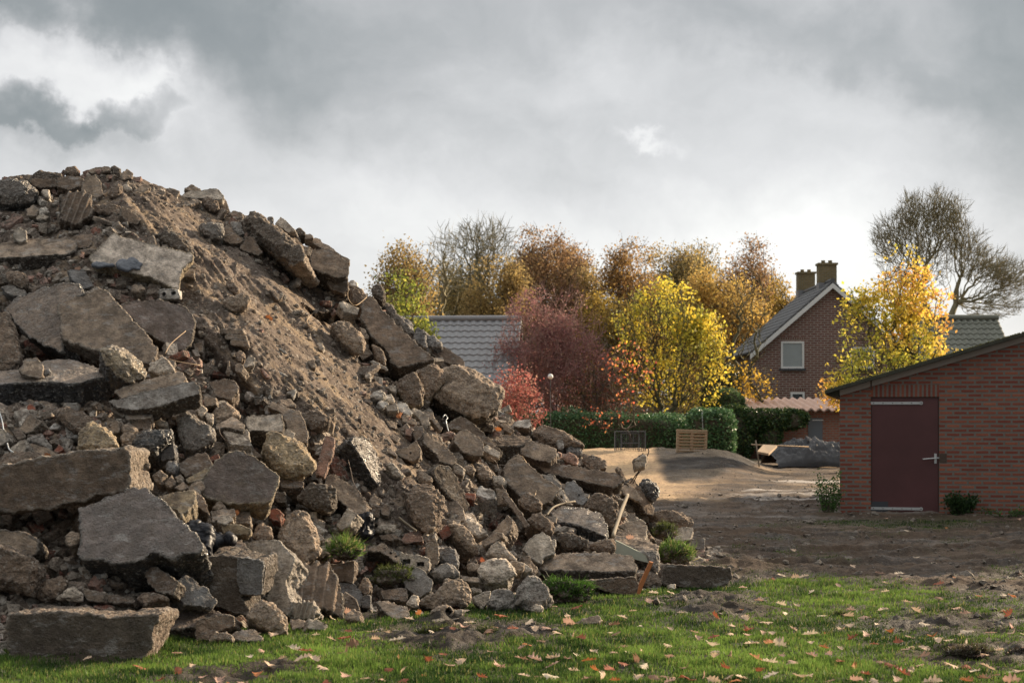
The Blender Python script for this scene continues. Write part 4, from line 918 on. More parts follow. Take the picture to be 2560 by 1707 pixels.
def build_traced():
    rng = np.random.default_rng(5); todo = []; tmp = []
    for li, line in enumerate([l for l in ROCKS.strip().split('\n') if l]):
        tile, kind, tint, nc, th, off, mode, pts, lab = line.split('|')
        ox, oy, sc = TILES[tile]
        poly = np.array([[float(v) for v in p.split(',')] for p in pts.split()]) / sc + np.array([ox, oy])
        if poly_area(poly) < 0: poly = poly[::-1].copy()
        isp = kind in ('patch', 'film'); vs, fs, P0, nv, size = rock_cage(poly, NRM[nc], float(th), float(off), mode, rng, last if isp else None)
        if not isp: last = (P0, nv)
        voxel = min(max(size / 42, .0075), .019)
        name, cat = NOUN[kind]
        o = cage_object(name, vs, fs, voxel)
        label, ref = (lab.split('#') + [''])[:2] if '#' in lab else (lab, '')
        if label: o['label'] = label
        o['_t'] = tint
        if cat: o['category'] = cat; host = o
        else: o['host'] = host.name
        if ref in HOLES:
            for h in HOLES[ref]:
                r = h[2] / sc / F * P0.y; d = (W(h[0] / sc + ox, h[1] / sc + oy, 1) - Vector((0, 0, CH))); dd = nv.dot(P0 - Vector((0, 0, CH))) / nv.dot(d); ctr = d * dd + Vector((0, 0, CH))
                bm = bmesh.new()
                if len(h) == 4: bmesh.ops.create_cube(bm, size=1); bmesh.ops.scale(bm, vec=(2 * r, 2 * h[3] / sc / F * P0.y, .16), verts=bm.verts)
                else: bmesh.ops.create_cone(bm, cap_ends=True, segments=14, radius1=r, radius2=r, depth=.16)
                me = bpy.data.meshes.new('cut'); bm.to_mesh(me); bm.free(); t = bpy.data.objects.new('cut', me); COL.objects.link(t)
                t.location = ctr; t.rotation_euler = nv.to_track_quat('Z', 'X' if len(h) < 4 else 'Y').to_euler(); tmp.append(t)
                b = o.modifiers.new('b', 'BOOLEAN'); b.object = t; b.operation = 'DIFFERENCE'; b.solver = 'FAST'
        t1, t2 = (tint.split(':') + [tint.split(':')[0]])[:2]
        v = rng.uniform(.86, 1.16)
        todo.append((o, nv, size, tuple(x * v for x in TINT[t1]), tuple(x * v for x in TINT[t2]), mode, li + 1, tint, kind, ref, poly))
    bpy.context.view_layer.update(); dg = bpy.context.evaluated_depsgraph_get()
    for (o, nv, size, a, b, mode, sd_, tint, kind, ref, poly) in todo:
        finish_rock(o, nv, size, a, b, mode, sd_, dg)
        del o['_t']
        if 'host' in o: h_ = bpy.data.objects[o['host']]; del o['host']; o.parent = h_; o.location = o.location - h_.location; continue
        TRACED.append(dict(o=o, poly=poly, c=poly.mean(0), ref=ref, tint=tint.split(':')[0], kind=kind, size=size, area=abs(poly_area(poly))))
    for t in tmp: me = t.data; bpy.data.objects.remove(t); bpy.data.meshes.remove(me)
build_traced()
# ------------------------------------------------------------------ smaller loose rubble between the traced pieces
def raster(polys, step=4, grow=0):
    H_, W_ = 1707 // step + 2, 2560 // step + 2; m = np.zeros((H_, W_), bool); yy, xx = np.mgrid[0:H_, 0:W_] * step
    for p in polys:
        c = p.mean(0); q = c + (p - c) * (1 + grow)
        x0, y0 = q.min(0) - step; x1, y1 = q.max(0) + step
        a, b = max(0, int(y0 // step)), min(H_, int(y1 // step) + 2); e, f = max(0, int(x0 // step)), min(W_, int(x1 // step) + 2)
        if a >= b or e >= f: continue
        X, Y = xx[a:b, e:f], yy[a:b, e:f]; ins = np.zeros(X.shape, bool); n = len(q)
        for i in range(n):
            (ax, ay), (bx, by) = q[i], q[(i + 1) % n]
            cond = ((ay > Y) != (by > Y)); ins ^= cond & (X < (bx - ax) * (Y - ay) / (by - ay + 1e-9) + ax)
        m[a:b, e:f] |= ins
    return m
MASK = raster([t['poly'] for t in TRACED])
BAREP = np.array([(330, 455), (450, 500), (560, 560), (640, 660), (760, 740), (860, 830), (900, 920), (960, 1020), (1040, 1110), (1100, 1180), (1120, 1330), (1000, 1330), (920, 1260), (860, 1150), (800, 1060), (700, 1000), (560, 960), (520, 860), (430, 800), (440, 640), (330, 560), (260, 500)], float)
BAREM = raster([BAREP])
def filler_mesh(kind, tint, seed, voxel=.0085):
    rng = np.random.default_rng(900 + seed); bm = bmesh.new()
    if kind in ('brick', 'half'):
        L = .20 if kind == 'brick' else rng.uniform(.09, .13)
        d = np.array([L, .098, .058]) / 2
        for s in [(a, b, c) for a in (-1, 1) for b in (-1, 1) for c in (-1, 1)]: bm.verts.new(Vector(d * np.array(s) + (rng.normal(0, .006, 3) if s[0] > 0 and kind == 'half' else 0)))
    elif kind == 'slab':
        n = 7
        for z in (-.02, .02):
            for i in range(n):
                a = 2 * math.pi * i / n; r = .10 * (1 + .3 * math.sin(i * 2.3 + seed)); bm.verts.new((r * math.cos(a) * 1.2, r * math.sin(a) * .8, z))
    else:
        for i in range(9):
            v = rng.normal(0, 1, 3); v = v / np.linalg.norm(v) * np.array([.095, .07, .055]) * rng.uniform(.85, 1.15); bm.verts.new(Vector(v))
    bmesh.ops.convex_hull(bm, input=bm.verts)
    bmesh.ops.triangulate(bm, faces=bm.faces); bmesh.ops.recalc_face_normals(bm, faces=bm.faces)
    me = bpy.data.meshes.new('rubble_piece'); bm.to_mesh(me); bm.free()
    o = bpy.data.objects.new('tmp', me); COL.objects.link(o); r = o.modifiers.new('r', 'REMESH'); r.mode = 'VOXEL'; r.voxel_size = voxel; r.use_smooth_shade = True
    bpy.context.view_layer.update(); m2 = bpy.data.meshes.new_from_object(o.evaluated_get(bpy.context.evaluated_depsgraph_get()))
    bpy.data.objects.remove(o); bpy.data.meshes.remove(me)
    c = co_of(m2); n = nrm_of(m2)
    c = c + n * (fbm(c + seed * 3.1, 16, 3, seed, ridge=True) * .0045 + fbm(c + seed, 50, 3, seed) * .0028 - np.clip(fbm(c + seed, 9, 2, seed + 5) - .2, 0, 1) * .010)[:, None]
    m2.vertices.foreach_set('co', c.astype(np.float32).ravel()); m2.update(); m2.materials.clear(); m2.materials.append(M['rubble'])
    v = rng.uniform(1.05, 1.5); e = np.clip(fbm(c, 22, 3, seed + 9) * 1.4 + .7, 0, 1)[:, None]
    t = np.array(TINT[tint]) * v; t2 = np.array(TINT['brown']) * .8
    set_cols(m2, np.column_stack([t[None] * e + t2[None] * (1 - e), np.full(len(c), .25)])); return m2
FK = [('brick', 'tan'), ('brick', 'pale'), ('brick', 'brown'), ('brick', 'red'), ('brick', 'pink'), ('half', 'pale'), ('half', 'cream'), ('chunk', 'pale'), ('half', 'white'), ('half', 'tan'), ('half', 'pale'), ('half', 'red'), ('half', 'brown'), ('half', 'pink'), ('slab', 'tan'), ('slab', 'brown'), ('chunk', 'tan'), ('chunk', 'pale'),
      ('chunk', 'brown'), ('chunk', 'grey'), ('chunk', 'white'), ('chunk', 'dark'), ('chunk', 'brown'), ('half', 'tan'), ('chunk', 'tan'), ('half', 'brown')]
FMESH = [filler_mesh(k, t, i) for i, (k, t) in enumerate(FK)]
FNAME = {'brick': ('brick', 'brick'), 'half': ('brick_piece', 'brick'), 'slab': ('flat_stone', 'stone'), 'chunk': ('rubble_stone', 'stone')}
FILL = []
def build_fill():
    rng = np.random.default_rng(21); placed = []; tries = 0
    while len(placed) < 620 and tries < 60000:
        tries += 1
        px = rng.uniform(-20, 1780); top = np.interp(px, CR[:, 0], CR[:, 1]); bot = np.interp(px, FT[:, 0], FT[:, 1]) + 6
        py = rng.uniform(top - 1, bot)
        bare = BAREM[min(int(py // 4), BAREM.shape[0] - 1), min(max(int(px // 4), 0), BAREM.shape[1] - 1)]
        if bare and rng.random() > .035: continue
        upper = py < 900 and 0 < px < 900
        if upper and rng.random() > .30: continue
        d = mound_depth(px, py, True)
        if d > 30: continue
        s = rng.uniform(.42, 1.2) if not bare else rng.uniform(.35, .8)
        r = .065 * s / d * F
        hit = MASK[min(max(int(py // 4), 0), MASK.shape[0] - 1), min(max(int(px // 4), 0), MASK.shape[1] - 1)]
        if hit: continue
        if any((px - a) ** 2 + (py - b) ** 2 < ((r + q) * .74) ** 2 for a, b, q in placed): continue
        placed.append((px, py, r)); i = int(rng.integers(len(FK))); k, t = FK[i]
        if k == 'brick': s = min(s, 1.08)
        p = W(px, py, d - rng.uniform(.0, .05)); nm, cat = FNAME[k]
        o = bpy.data.objects.new(nm, FMESH[i]); COL.objects.link(o); o.location = p; o.scale = (s, s * rng.uniform(.85, 1.15), s * rng.uniform(.85, 1.15))
        q = Vector((rng.uniform(-.25, .45), -.55, .8)).to_track_quat('Z', 'Y').to_matrix() @ Matrix.Rotation(rng.uniform(0, 6.28), 3, 'Z') @ Matrix.Rotation(rng.normal(0, .45), 3, 'X') @ Matrix.Rotation(rng.normal(0, .45), 3, 'Y')
        o.rotation_euler = q.to_euler(); o['category'] = cat
        FILL.append(dict(o=o, c=np.array([px, py]), tint=t, kind=k, s=s))
build_fill()

def build_gravel():
    """crumbs of mortar, brick and earth, too many to count: one object"""
    rng = np.random.default_rng(31); bm = bmesh.new(); bmesh.ops.create_icosphere(bm, subdivisions=1, radius=1); base = np.array([v.co[:] for v in bm.verts]); fc = np.array([[v.index for v in f.verts] for f in bm.faces]); bm.free()
    bm = bmesh.new(); bmesh.ops.create_cube(bm, size=1.7); bmesh.ops.triangulate(bm, faces=bm.faces); BOXV = np.array([v.co[:] for v in bm.verts]); BOXF = np.array([[v.index for v in f.verts] for f in bm.faces]); bm.free()
    V, Fc, C = [], [], []; k = 0; n = 0
    pal = [TINT[t] for t in ('tan', 'brown', 'brown', 'dark', 'pale', 'brown', 'red', 'grey', 'tan')]
    while n < 20000:
        px = rng.uniform(-260, 1800); top = np.interp(px, CR[:, 0], CR[:, 1]); bot = np.interp(px, FT[:, 0], FT[:, 1]) + 14
        py = rng.uniform(top - 2, bot); d = mound_depth(px, py, True)
        bare = BAREM[min(int(py // 4), BAREM.shape[0] - 1), min(max(int(px // 4), 0), BAREM.shape[1] - 1)]
        if d > 30: continue
        n += 1
        s = min(.0065 * (1 + rng.pareto(1.5)), .045) * (.7 if bare else 1)
        if n % 5 < 3 and not bare:      # angular chips of brick and mortar
            m = BOXV * rng.uniform(.45, 1.15, (1, 3)) + rng.normal(0, .12, BOXV.shape); fcc = BOXF; s = max(s, .011) * 1.25 if rng.random() > .30 else rng.uniform(.016, .038)
        else: m = base * rng.uniform(.5, 1.2, (1, 3)) + rng.normal(0, .16, base.shape); fcc = fc
        e1 = rng.uniform(-.9, .9); m = m @ np.array([[1, 0, 0], [0, math.cos(e1), -math.sin(e1)], [0, math.sin(e1), math.cos(e1)]])
        a = rng.uniform(0, 6.28); c_, s_ = math.cos(a), math.sin(a); m = m @ np.array([[c_, -s_, 0], [s_, c_, 0], [0, 0, 1]])
        V.append(m * s + np.array(W(px, py, d - s * .4))); Fc.append(fcc + k); k += len(m)
        t = np.array(pal[1 if bare and rng.random() < .8 else int(rng.integers(len(pal)))]) * rng.uniform(.7, 1.15); C.append(np.tile(np.append(t * (1.3 if fcc is BOXF else 1), 0), (len(m), 1)))
    # clods on the mud
    m_ = 16000; D = np.where(rng.random(m_) < .8, rng.uniform(11, 30, m_), rng.uniform(28, 50, m_)); X = (rng.uniform(60, 2600, m_) - HX) / F * D
    ok = (rng.random(m_) > grass_amount(X, D)) & ~((sand_amount(X, D) > .4) & (rng.random(m_) < .93)); X, D = X[ok], D[ok]; Z = ground_z(X, D)
    for x, y, z in zip(X, D, Z):
        s = min(.008 * (1 + rng.pareto(1.9)), .05) * (1.25 if math.sin(x * 3.1 + math.sin(y * 2.3) * 2) > .2 else .6)
        m = base * rng.uniform(.6, 1.2, (1, 3)) * np.array([1, 1, .7]) + rng.normal(0, .2, base.shape)
        V.append(m * s + np.array([x, y, z + s * .1])); Fc.append(fc + k); k += len(base)
        t = np.array((.055, .041, .031)) * rng.uniform(.6, 1.6); C.append(np.tile(np.append(t, 0), (len(base), 1)))
    me = mesh_np('gravel', np.concatenate(V), np.concatenate(Fc), np.concatenate(C), mats=(M['rubble'],))
    tag(link('gravel', me), 'crumbs of mortar, brick and earth strewn over the heap and mud', 'gravel', kind='stuff')
build_gravel()

# ------------------------------------------------------------------ labels for the pieces that have no label of their own
ADJ = {'brown': 'brown', 'tan': 'light brown', 'pale': 'pale', 'grey': 'grey', 'dark': 'dark', 'black': 'black', 'white': 'whitish', 'red': 'red', 'yellow': 'yellowish', 'cream': 'cream', 'purple': 'plum-grey', 'slate': 'bluish grey', 'pink': 'pinkish'}
NW = {'slab': 'slab', 'block': 'angular block', 'chunk': 'jagged chunk', 'boulder': 'rounded boulder', 'stone': 'stone', 'brick': 'brick', 'sheet': 'crumpled sheet', 'board': 'board', 'beam': 'long block', 'clod': 'soil clod', 'plate': 'flat plate', 'half': 'broken brick', 'flat': 'flat stone'}
def auto_labels():
    refs = [t for t in TRACED if t['ref']]
    items = [dict(o=t['o'], c=t['c'], tint=t['tint'], kind=t['kind'], big=t['area'] > 9000, sz=t['area']) for t in TRACED if not t['o'].get('label')]
    for f in FILL: items.append(dict(o=f['o'], c=f['c'], tint=f['tint'], kind={'slab': 'flat', 'chunk': 'stone'}.get(f['kind'], f['kind']), big=False, sz=f['s'] * 100))
    for it in items:
        ds = sorted(((float(np.hypot(*(it['c'] - r['c']))) - .35 * math.sqrt(r['area']), i) for i, r in enumerate(refs)))[:3]
        it['r'] = [refs[i] for _, i in ds]; r = it['r'][0]; d = it['c'] - r['c']
        dirs = [('right of', d[0]), ('left of', -d[0]), ('below', d[1]), ('above', -d[1])]; dirs.sort(key=lambda q: -q[1]); it['dir'] = dirs[0][0]
        near = np.hypot(*d) < .9 * math.sqrt(r['area']) + 40
        it['w'] = ('just ' if near else '') + dirs[0][0]
        sz = '' if it['big'] else 'small '
        it['base'] = f"{sz}{ADJ[it['tint']]} {NW[it['kind']]} {it['w']} the {r['ref']}"
    from collections import defaultdict
    g = defaultdict(list)
    for it in items: g[it['base']].append(it)
    for b, L in g.items():
        if len(L) == 1: L[0]['lab'] = b; continue
        h = defaultdict(list)
        for it in L: it['lab'] = b + ', towards the ' + it['r'][1]['ref']; h[it['lab']].append(it)
        for lb, K in h.items():
            if len(K) == 2 and abs(K[0]['c'][0] - K[1]['c'][0]) > 6:
                K.sort(key=lambda q: q['c'][0]); K[0]['lab'] = 'left of two: ' + b; K[1]['lab'] = 'right of two: ' + b
                if len(L) > 2: K[0]['lab'] += ', near the ' + K[0]['r'][1]['ref'].split()[-1]; K[1]['lab'] += ', near the ' + K[1]['r'][1]['ref'].split()[-1]
            elif len(K) > 1:
                for q in K: q['grp'] = NW[K[0]['kind']] + ' pieces ' + K[0]['w'] + ' the ' + K[0]['r'][0]['ref']
    for it in items:
        l = it['lab']
        if len(l.split()) > 16: l = l.replace('just ', '').replace('small ', '')
        if len(l.split()) > 16: l = ' '.join(l.split()[:16])
        it['o']['label'] = l
        if it.get('grp'): it['o']['group'] = it['grp']
    seen = defaultdict(list)
    for it in items: seen[it['o']['label']].append(it)
    for l, K in seen.items():
        if len(K) > 1:
            for q in K: q['o']['group'] = ' '.join(l.split()[:9]).rstrip(',')
auto_labels()
# ------------------------------------------------------------------ brick shed on the right
SH0 = Vector((5.06, 24.7, 0)); SHR = R(-13)
def build_shed():
    sh = thing('brick_shed', 'low red brick shed with sloping mossy roof and dark red door at the right edge', 'shed', SH0 + Vector((0, 0, 0)), SHR)
    mb = m_brick('shed_brick', (.215, .064, .045), (.370, .140, .085), (.185, .160, .138), .212, .0662, .016, .34, .5, .25)
    L, DP, sl, z0 = 10.0, 6.0, .294, 1.82  # length beyond the frame is stretched so the shadow covers the mud
    zt = lambda s: z0 + sl * s
    dx0, dx1, dz = .468, 1.484, 1.795
    w = MB()   # front wall, built around the door opening
    def wq(s0, s1, a, b, c, d): w.prism([(s0, 0, a), (s1, 0, b), (s1, 0, d), (s0, 0, c)], (0, .11, 0))
    wq(0, dx0, -.3, -.3, zt(0), zt(dx0)); wq(dx0, dx1, dz + .19, dz + .19, zt(dx0) if zt(dx0) > dz + .2 else dz + .2, zt(dx1)); wq(dx1, L, -.3, -.3, zt(dx1), zt(L))
    w.prism([(0, .11, -.3), (0, DP, -.3), (0, DP, zt(0)), (0, .11, zt(0))], (.11, 0, 0)); w.prism([(L - .11, .11, -.3), (L - .11, DP, -.3), (L - .11, DP, zt(L)), (L - .11, .11, zt(L))], (.11, 0, 0))
    w.prism([(.11, DP - .11, -.3), (L - .11, DP - .11, -.3), (L - .11, DP - .11, zt(L)), (.11, DP - .11, zt(0))], (0, .108, 0))
    w.build('wall', mb, sh)
    # soldier course over the door: upright bricks
    ms = m_brick('lintel_brick', (.20, .063, .045), (.30, .11, .07), (.185, .160, .138), .0655, .40, .016, .3, 0, .2)
    MB().box(dx0 + .002, dx1 - .002, -.002, .108, dz, min(dz + .188, 9)).build('lintel', ms, sh)
    md = m_plain('dark_red_paint', (.088, .030, .031), .5, .4, 1.6, .25, .004)
    door = MB().box(dx0 + .012, dx1 - .012, .03, .07, .03, dz - .012).build('door', md, sh)
    fr = MB(); fr.box(dx0, dx0 + .01, .02, .1, 0, dz).box(dx1 - .01, dx1, .02, .1, 0, dz).box(dx0 + .01, dx1 - .01, .02, .1, dz - .01, dz); fr.build('door_frame', M['wire'], sh)
    for z in (1.70, .085):
        h = MB().box(dx0 - .03, dx0 + .74, .014, .027, z - .02, z + .02); h.tube([(dx0 + .75, .014, z), (dx0 + .75, .027, z)], .027, 12)
        hinge = h.build('hinge', M['steel'], door); 
        b = MB(); [b.tube([(dx0 + .04 + i * .142, .009, z), (dx0 + .04 + i * .142, .0138, z)], .008, 8) for i in range(6)]; b.build('bolts', M['wire'], hinge) if False else b.build('bolts', M['wire'], door)
    hx = dx1 - .055
    h = MB().box(hx - .018, hx + .018, .012, .028, .78, .93); h.tube([(hx, -.02, .862), (hx - .19, -.03, .845)], .011, 8); h.tube([(hx, .02, .862), (hx, -.03, .862)], .012, 8); h.box(hx + .02, hx + .085, .01, .022, .855, .875)
    h.build('handle', M['steel'], door, smooth=False)
    MB().box(dx0 + .012, dx0 + .26, .025, .029, .03, .19).build('patch_plate', M['crateblk'], door)
    MB().box(dx1 + .005, dx1 + .11, -.004, -.001, .79, .93).build('recess_plate', M['wire'], sh)  # thin dark plate stands in for a recess, none is cut
    mr = m_plain('mossy_roofing', (.055, .055, .040), .95, .5, 5, .8, .02); mf = m_plain('grey_fascia', (.30, .265, .235), .8, .2, 3, .3, .004)
    # corrugated sheet roof with an open front edge
    us = np.arange(-.22, L + .1, .012); rows = np.array([-.18, -.17, 1.0, DP + .2]); U, V = np.meshgrid(us, rows, indexing='ij')
    prof = .016 * np.sin(U * 2 * math.pi / .146)
    zt_ = z0 + sl * U + .135 + prof * 0 + .004 * fbm(np.column_stack([U.ravel() * 3, V.ravel() * 3]), 1, 2, 3).reshape(U.shape)
    Vt = np.column_stack([U.ravel(), V.ravel(), zt_.ravel()]); Vb = Vt - np.array([0, 0, .05]); n, k = U.shape; ix = np.arange(n * k).reshape(n, k)
    f = [np.column_stack([ix[:-1, :-1].ravel(), ix[1:, :-1].ravel(), ix[1:, 1:].ravel(), ix[:-1, 1:].ravel()])]; f.append(f[0][:, ::-1] + n * k)
    e1 = ix[:, 0]; f.append(np.column_stack([e1[:-1], e1[:-1] + n * k, e1[1:] + n * k, e1[1:]])); e2 = ix[0]; f.append(np.column_stack([e2[1:], e2[1:] + n * k, e2[:-1] + n * k, e2[:-1]]))
    me = mesh_np('roof', np.vstack([Vt, Vb]), np.vstack(f)); link('roof', me, sh, mat=mr)
    MB().prism([(0.0, -.05, zt(0) - .005), (L, -.05, zt(L) - .005), (L, -.05, zt(L) + .083), (0.0, -.05, zt(0) + .083)], (0, .048, 0)).build('fascia', mf, sh)
    MB().prism([(-.20, -.04, zt(-.2) + .06), (-.20, -.04, zt(-.2) + .083), (-.01, -.04, zt(0) + .08), (-.01, -.04, zt(0) - .02)], (0, DP, 0)).build('eaves_board', mr, sh)
    MB().box(.462, .485, -.056, -.051, zt(.46) - .05, zt(.46) + .09).build('fascia_joint', M['wire'], sh)
    # moss along the roof edge
    rng = np.random.default_rng(4); Vv, Ff, Cc = [], [], []; n = 0
    for _ in range(2600):
        s = rng.uniform(-.2, L); y = rng.uniform(-.185, .5) ** 1; z = z0 + sl * s + .135; a = rng.uniform(0, 6.28); r = rng.uniform(.008, .022)
        Vv += [(s - r, y, z), (s + r, y, z + r * .3), (s + r * math.cos(a) * .5, y + r * math.sin(a), z + r * 1.3)]; Ff.append((n, n + 1, n + 2)); n += 3; c = rng.uniform(.4, 1.2); Cc += [(.055 * c, .058 * c, .026 * c)] * 3
    link('moss', mesh_np('moss', Vv, Ff, Cc, mats=(M['leaf'],)), sh)
build_shed()

def tile_sheet(name, p0, u, L, v, S, mat, parent, tw=.30, th=.34, amp=.025):
    """pantiled roof plane: p0 upper corner, u along the ridge, v down the slope"""
    u = Vector(u).normalized(); v = Vector(v).normalized(); n = u.cross(v); n = n if n.z > 0 else -n
    us = np.linspace(0, L, int(L / tw * 8) + 1); k = int(S / th); vs = np.sort(np.concatenate([np.arange(k + 1) * S / k, (np.arange(k) + 1) * S / k - .012]))
    U, V = np.meshgrid(us, vs, indexing='ij'); ph = (V * k / S) % 1.0; ph[np.isclose(ph, 1) | np.isclose(ph, 0)] = 0
    h = amp * np.sin(U * 2 * math.pi / tw) + .035 * ph
    P = np.array(p0)[None] + U.ravel()[:, None] * np.array(u) + V.ravel()[:, None] * np.array(v) + h.ravel()[:, None] * np.array(n)
    a, b = U.shape; ix = np.arange(a * b).reshape(a, b)
    f = np.column_stack([ix[:-1, :-1].ravel(), ix[1:, :-1].ravel(), ix[1:, 1:].ravel(), ix[:-1, 1:].ravel()])
    P2 = P - .06 * np.array(n); m = a * b
    rim = np.concatenate([ix[:, 0], ix[-1, 1:], ix[::-1, -1][1:], ix[0, ::-1][1:]]); r = np.column_stack([rim[:-1], rim[1:], rim[1:] + m, rim[:-1] + m])
    me = mesh_np(name, np.vstack([P, P2]), np.vstack([f, f[:, ::-1] + m, r]), smooth=False); return link(name, me, parent, mat=mat)

def window(parent, x0, x1, z0, z1, y, mat_glass, bars=0):
    t = .085
    f = MB().box(x0, x1, y - .05, y + .02, z0, z0 + t).box(x0, x1, y - .05, y + .02, z1 - t, z1).box(x0, x0 + t, y - .05, y + .02, z0 + t, z1 - t).box(x1 - t, x1, y - .05, y + .02, z0 + t, z1 - t)
    f = f.build('window', M['white'], parent)
    MB().box(x0 + t, x1 - t, y - .02, y - .005, z0 + t, z1 - t).build('pane', mat_glass, f)
    MB().box(x0 - .06, x1 + .06, y - .10, y + .0, z0 - .09, z0 - .003).build('sill', M['crateblk'], f); return f
mg = m_plain('curtained_glass', (.30, .33, .33), .12, .25, 1.2, 0); mgd = m_plain('dark_glass', (.03, .035, .035), .08, .2, 2, 0)
mroof = m_plain('grey_roof_tiles', (.105, .105, .108), .75, .35, 1.5, .4, .01); mroof2 = m_plain('mossy_roof_tiles', (.135, .14, .115), .8, .45, 1.2, .5, .01); mroof3 = m_plain('blue_grey_roof_tiles', (.215, .215, .225), .6, .25, 1.0, .4, .01)
mchim = m_brick('chimney_brick', (.19, .14, .065), (.24, .18, .09), (.20, .18, .13), .21, .075, .014, .3)

def build_house():
    y0 = 69.0; D = 7.4; k = y0 / F
    xc = (2079 - HX) * k; xl = (1899 - HX) * k; hw = xc - xl; xr = xc + hw; ze = CH - (867 - HY) * k; za = CH - (712 - HY) * k
    h = thing('brick_house', 'brown brick house with steep gable, white bargeboards and two chimneys', 'house', (xc, y0, 0))
    mb = m_brick('house_brick', (.150, .064, .052), (.205, .095, .074), (.31, .26, .225), .30, .098, .022, .3, .5, .12)
    W_ = MB(); W_.prism([(-hw, 0, -.3), (hw, 0, -.3), (hw, 0, ze), (0, 0, za), (-hw, 0, ze)], (0, D, 0)); W_.build('wall', mb, h)
    s = (za - ze) / hw; ov = .45; uz = math.sqrt(1 + s * s)
    for sg in (-1, 1):
        rf = tile_sheet('roof', (0 + sg * .0, -.25, za + .14), (0, 1, 0), D + .5, (sg, 0, -s), (hw + ov) * uz, mroof, h, .26, .33, .02)
        P = [(0, -.29, za + .06), (sg * (hw + ov), -.29, za + .06 - s * (hw + ov)), (sg * (hw + ov), -.29, za - .16 - s * (hw + ov)), (0, -.29, za - .16)]
        MB().prism(P, (0, .035, 0)).build('bargeboard', M['white'], h)
    MB().tube([(0, -.27, za + .17), (0, D + .25, za + .17)], .11, 8).build('ridge_tiles', mroof, h)
    for (cx0, cx1, cy, top, bot) in ((1996, 2038, y0 + 6.3, 684, 765), (2048, 2092, y0 + 1.0, 662, 745)):
        a = (cx0 - HX) * cy / F - xc; b = (cx1 - HX) * cy / F - xc; zt_ = CH - (top - HY) * cy / F; zb = za - 1.3
        c = MB().box(a, b, cy - y0, cy - y0 + .62, zb, zt_).build('chimney', mchim, h)
        MB().box(a - .05, b + .05, cy - y0 - .05, cy - y0 + .67, zt_, zt_ + .09).build('cap', mchim, c)
        p = MB(); [p.tube([(a + (b - a) * q, cy - y0 + .3, zt_ + .09), (a + (b - a) * q, cy - y0 + .3, zt_ + .22)], .09, 8) for q in (.3, .7)]; p.build('chimney_pots', mchim, c)
        MB().box(a - .012, b + .012, cy - y0 - .012, cy - y0 + .632, zb, zt_ - .78).build('flashing', mroof3, c)
    X = lambda px: (px - HX) * k - xc; Z = lambda py: CH - (py - HY) * k
    window(h, X(1952), X(2010), Z(921), Z(853), 0, mg); window(h, X(1976), X(2011), Z(1016), Z(980), 0, mgd)
    window(h, X(2128), X(2186), Z(921), Z(868), 0, mg)
    ml = m_brick('house_lintel', (.13, .055, .045), (.18, .085, .065), (.28, .24, .2), .10, .40, .018, .2, 0)
    MB().box(X(1950), X(2012), -.004, .05, Z(851), Z(843)).build('lintel', ml, h)
    MB().box(X(1974), X(2013), -.004, .05, Z(978), Z(970)).build('lintel', ml, h)
    MB().tube([(X(2128) - .02, -.08, 0), (X(2128) - .02, -.08, ze - .3)], .045, 6).build('drainpipe', M['white'], h)
build_house()

def build_house2():
    y0 = 60.0; k = y0 / F; x0 = (2345 - HX) * k + 1.6; x1 = (2520 - HX) * k; zr = CH - (787 - HY) * k
    h = thing('tiled_house', 'grey mossy pantiled roof of a house rising behind the shed roof', 'house', ((x0 + x1) / 2, y0 + 3, 0)); cx = (x0 + x1) / 2
    e = 2.4; mb = m_brick('far_brick', (.17, .075, .06), (.22, .1, .08), (.28, .24, .2), .30, .098, .02)
    run, drop = 4.2, 3.2
    MB().box(x0 - cx - 1.2, x1 - cx - .1, -run + .45, 3.0, -.2, zr - drop + .15).build('wall', mb, h)
    L = math.hypot(run, drop)
    tile_sheet('roof', (x0 - cx - 2.2, -.4, zr), (1, 0, 0), x1 - x0 + 2.6, (0, -run, -drop), L, mroof2, h, .25, .34, .03)
    tile_sheet('roof', (x0 - cx - 2.2, -.4, zr), (1, 0, 0), x1 - x0 + 2.6, (0, run, -drop), L, mroof2, h, .25, .34, .03)
    MB().prism([(x1 - cx + .3, -.4, zr - .06), (x1 - cx + .3, -.4 + run * .9, zr - drop * .9 - .06), (x1 - cx + .3, -.4 - run * .9, zr - drop * .9 - .06)], (-.1, 0, 0)).build('gable', mb, h)
    MB().tube([(x0 - cx - 2.2, -.4, zr + .05), (x1 - cx + .42, -.4, zr + .05)], .12, 8).build('ridge_tiles', mroof2, h)
build_house2()

def build_barn():
    y0 = 58.0; k = y0 / F; x0 = (960 - HX) * k; x1 = (1235 - HX) * k; zr = CH - (800 - HY) * k
    h = thing('long_barn', 'long low barn with pale grey tiled roof behind the heap and red shrubs', 'barn', ((x0 + x1) / 2, y0, 0), R(-4)); hl = (x1 - x0) / 2
    tile_sheet('roof', (-hl - 1, 0, zr), (1, 0, 0), 2 * hl + 2, (0, -3.6, -2.7), 4.5, mroof3, h, .28, .36, .022)
    tile_sheet('roof', (-hl - 1, 0, zr), (1, 0, 0), 2 * hl + 2, (0, 3.6, -2.7), 4.5, mroof3, h, .28, .36, .022)
    MB().tube([(-hl - 1, 0, zr + .05), (hl + 1, 0, zr + .05)], .11, 8).build('ridge_tiles', mroof3, h)
    MB().box(-hl - .6, hl + .6, -3.1, 3.1, -.2, zr - 2.35).build('wall', m_brick('barn_brick', (.17, .075, .06), (.22, .1, .08), (.28, .24, .2), .30, .098, .02), h)
build_barn()

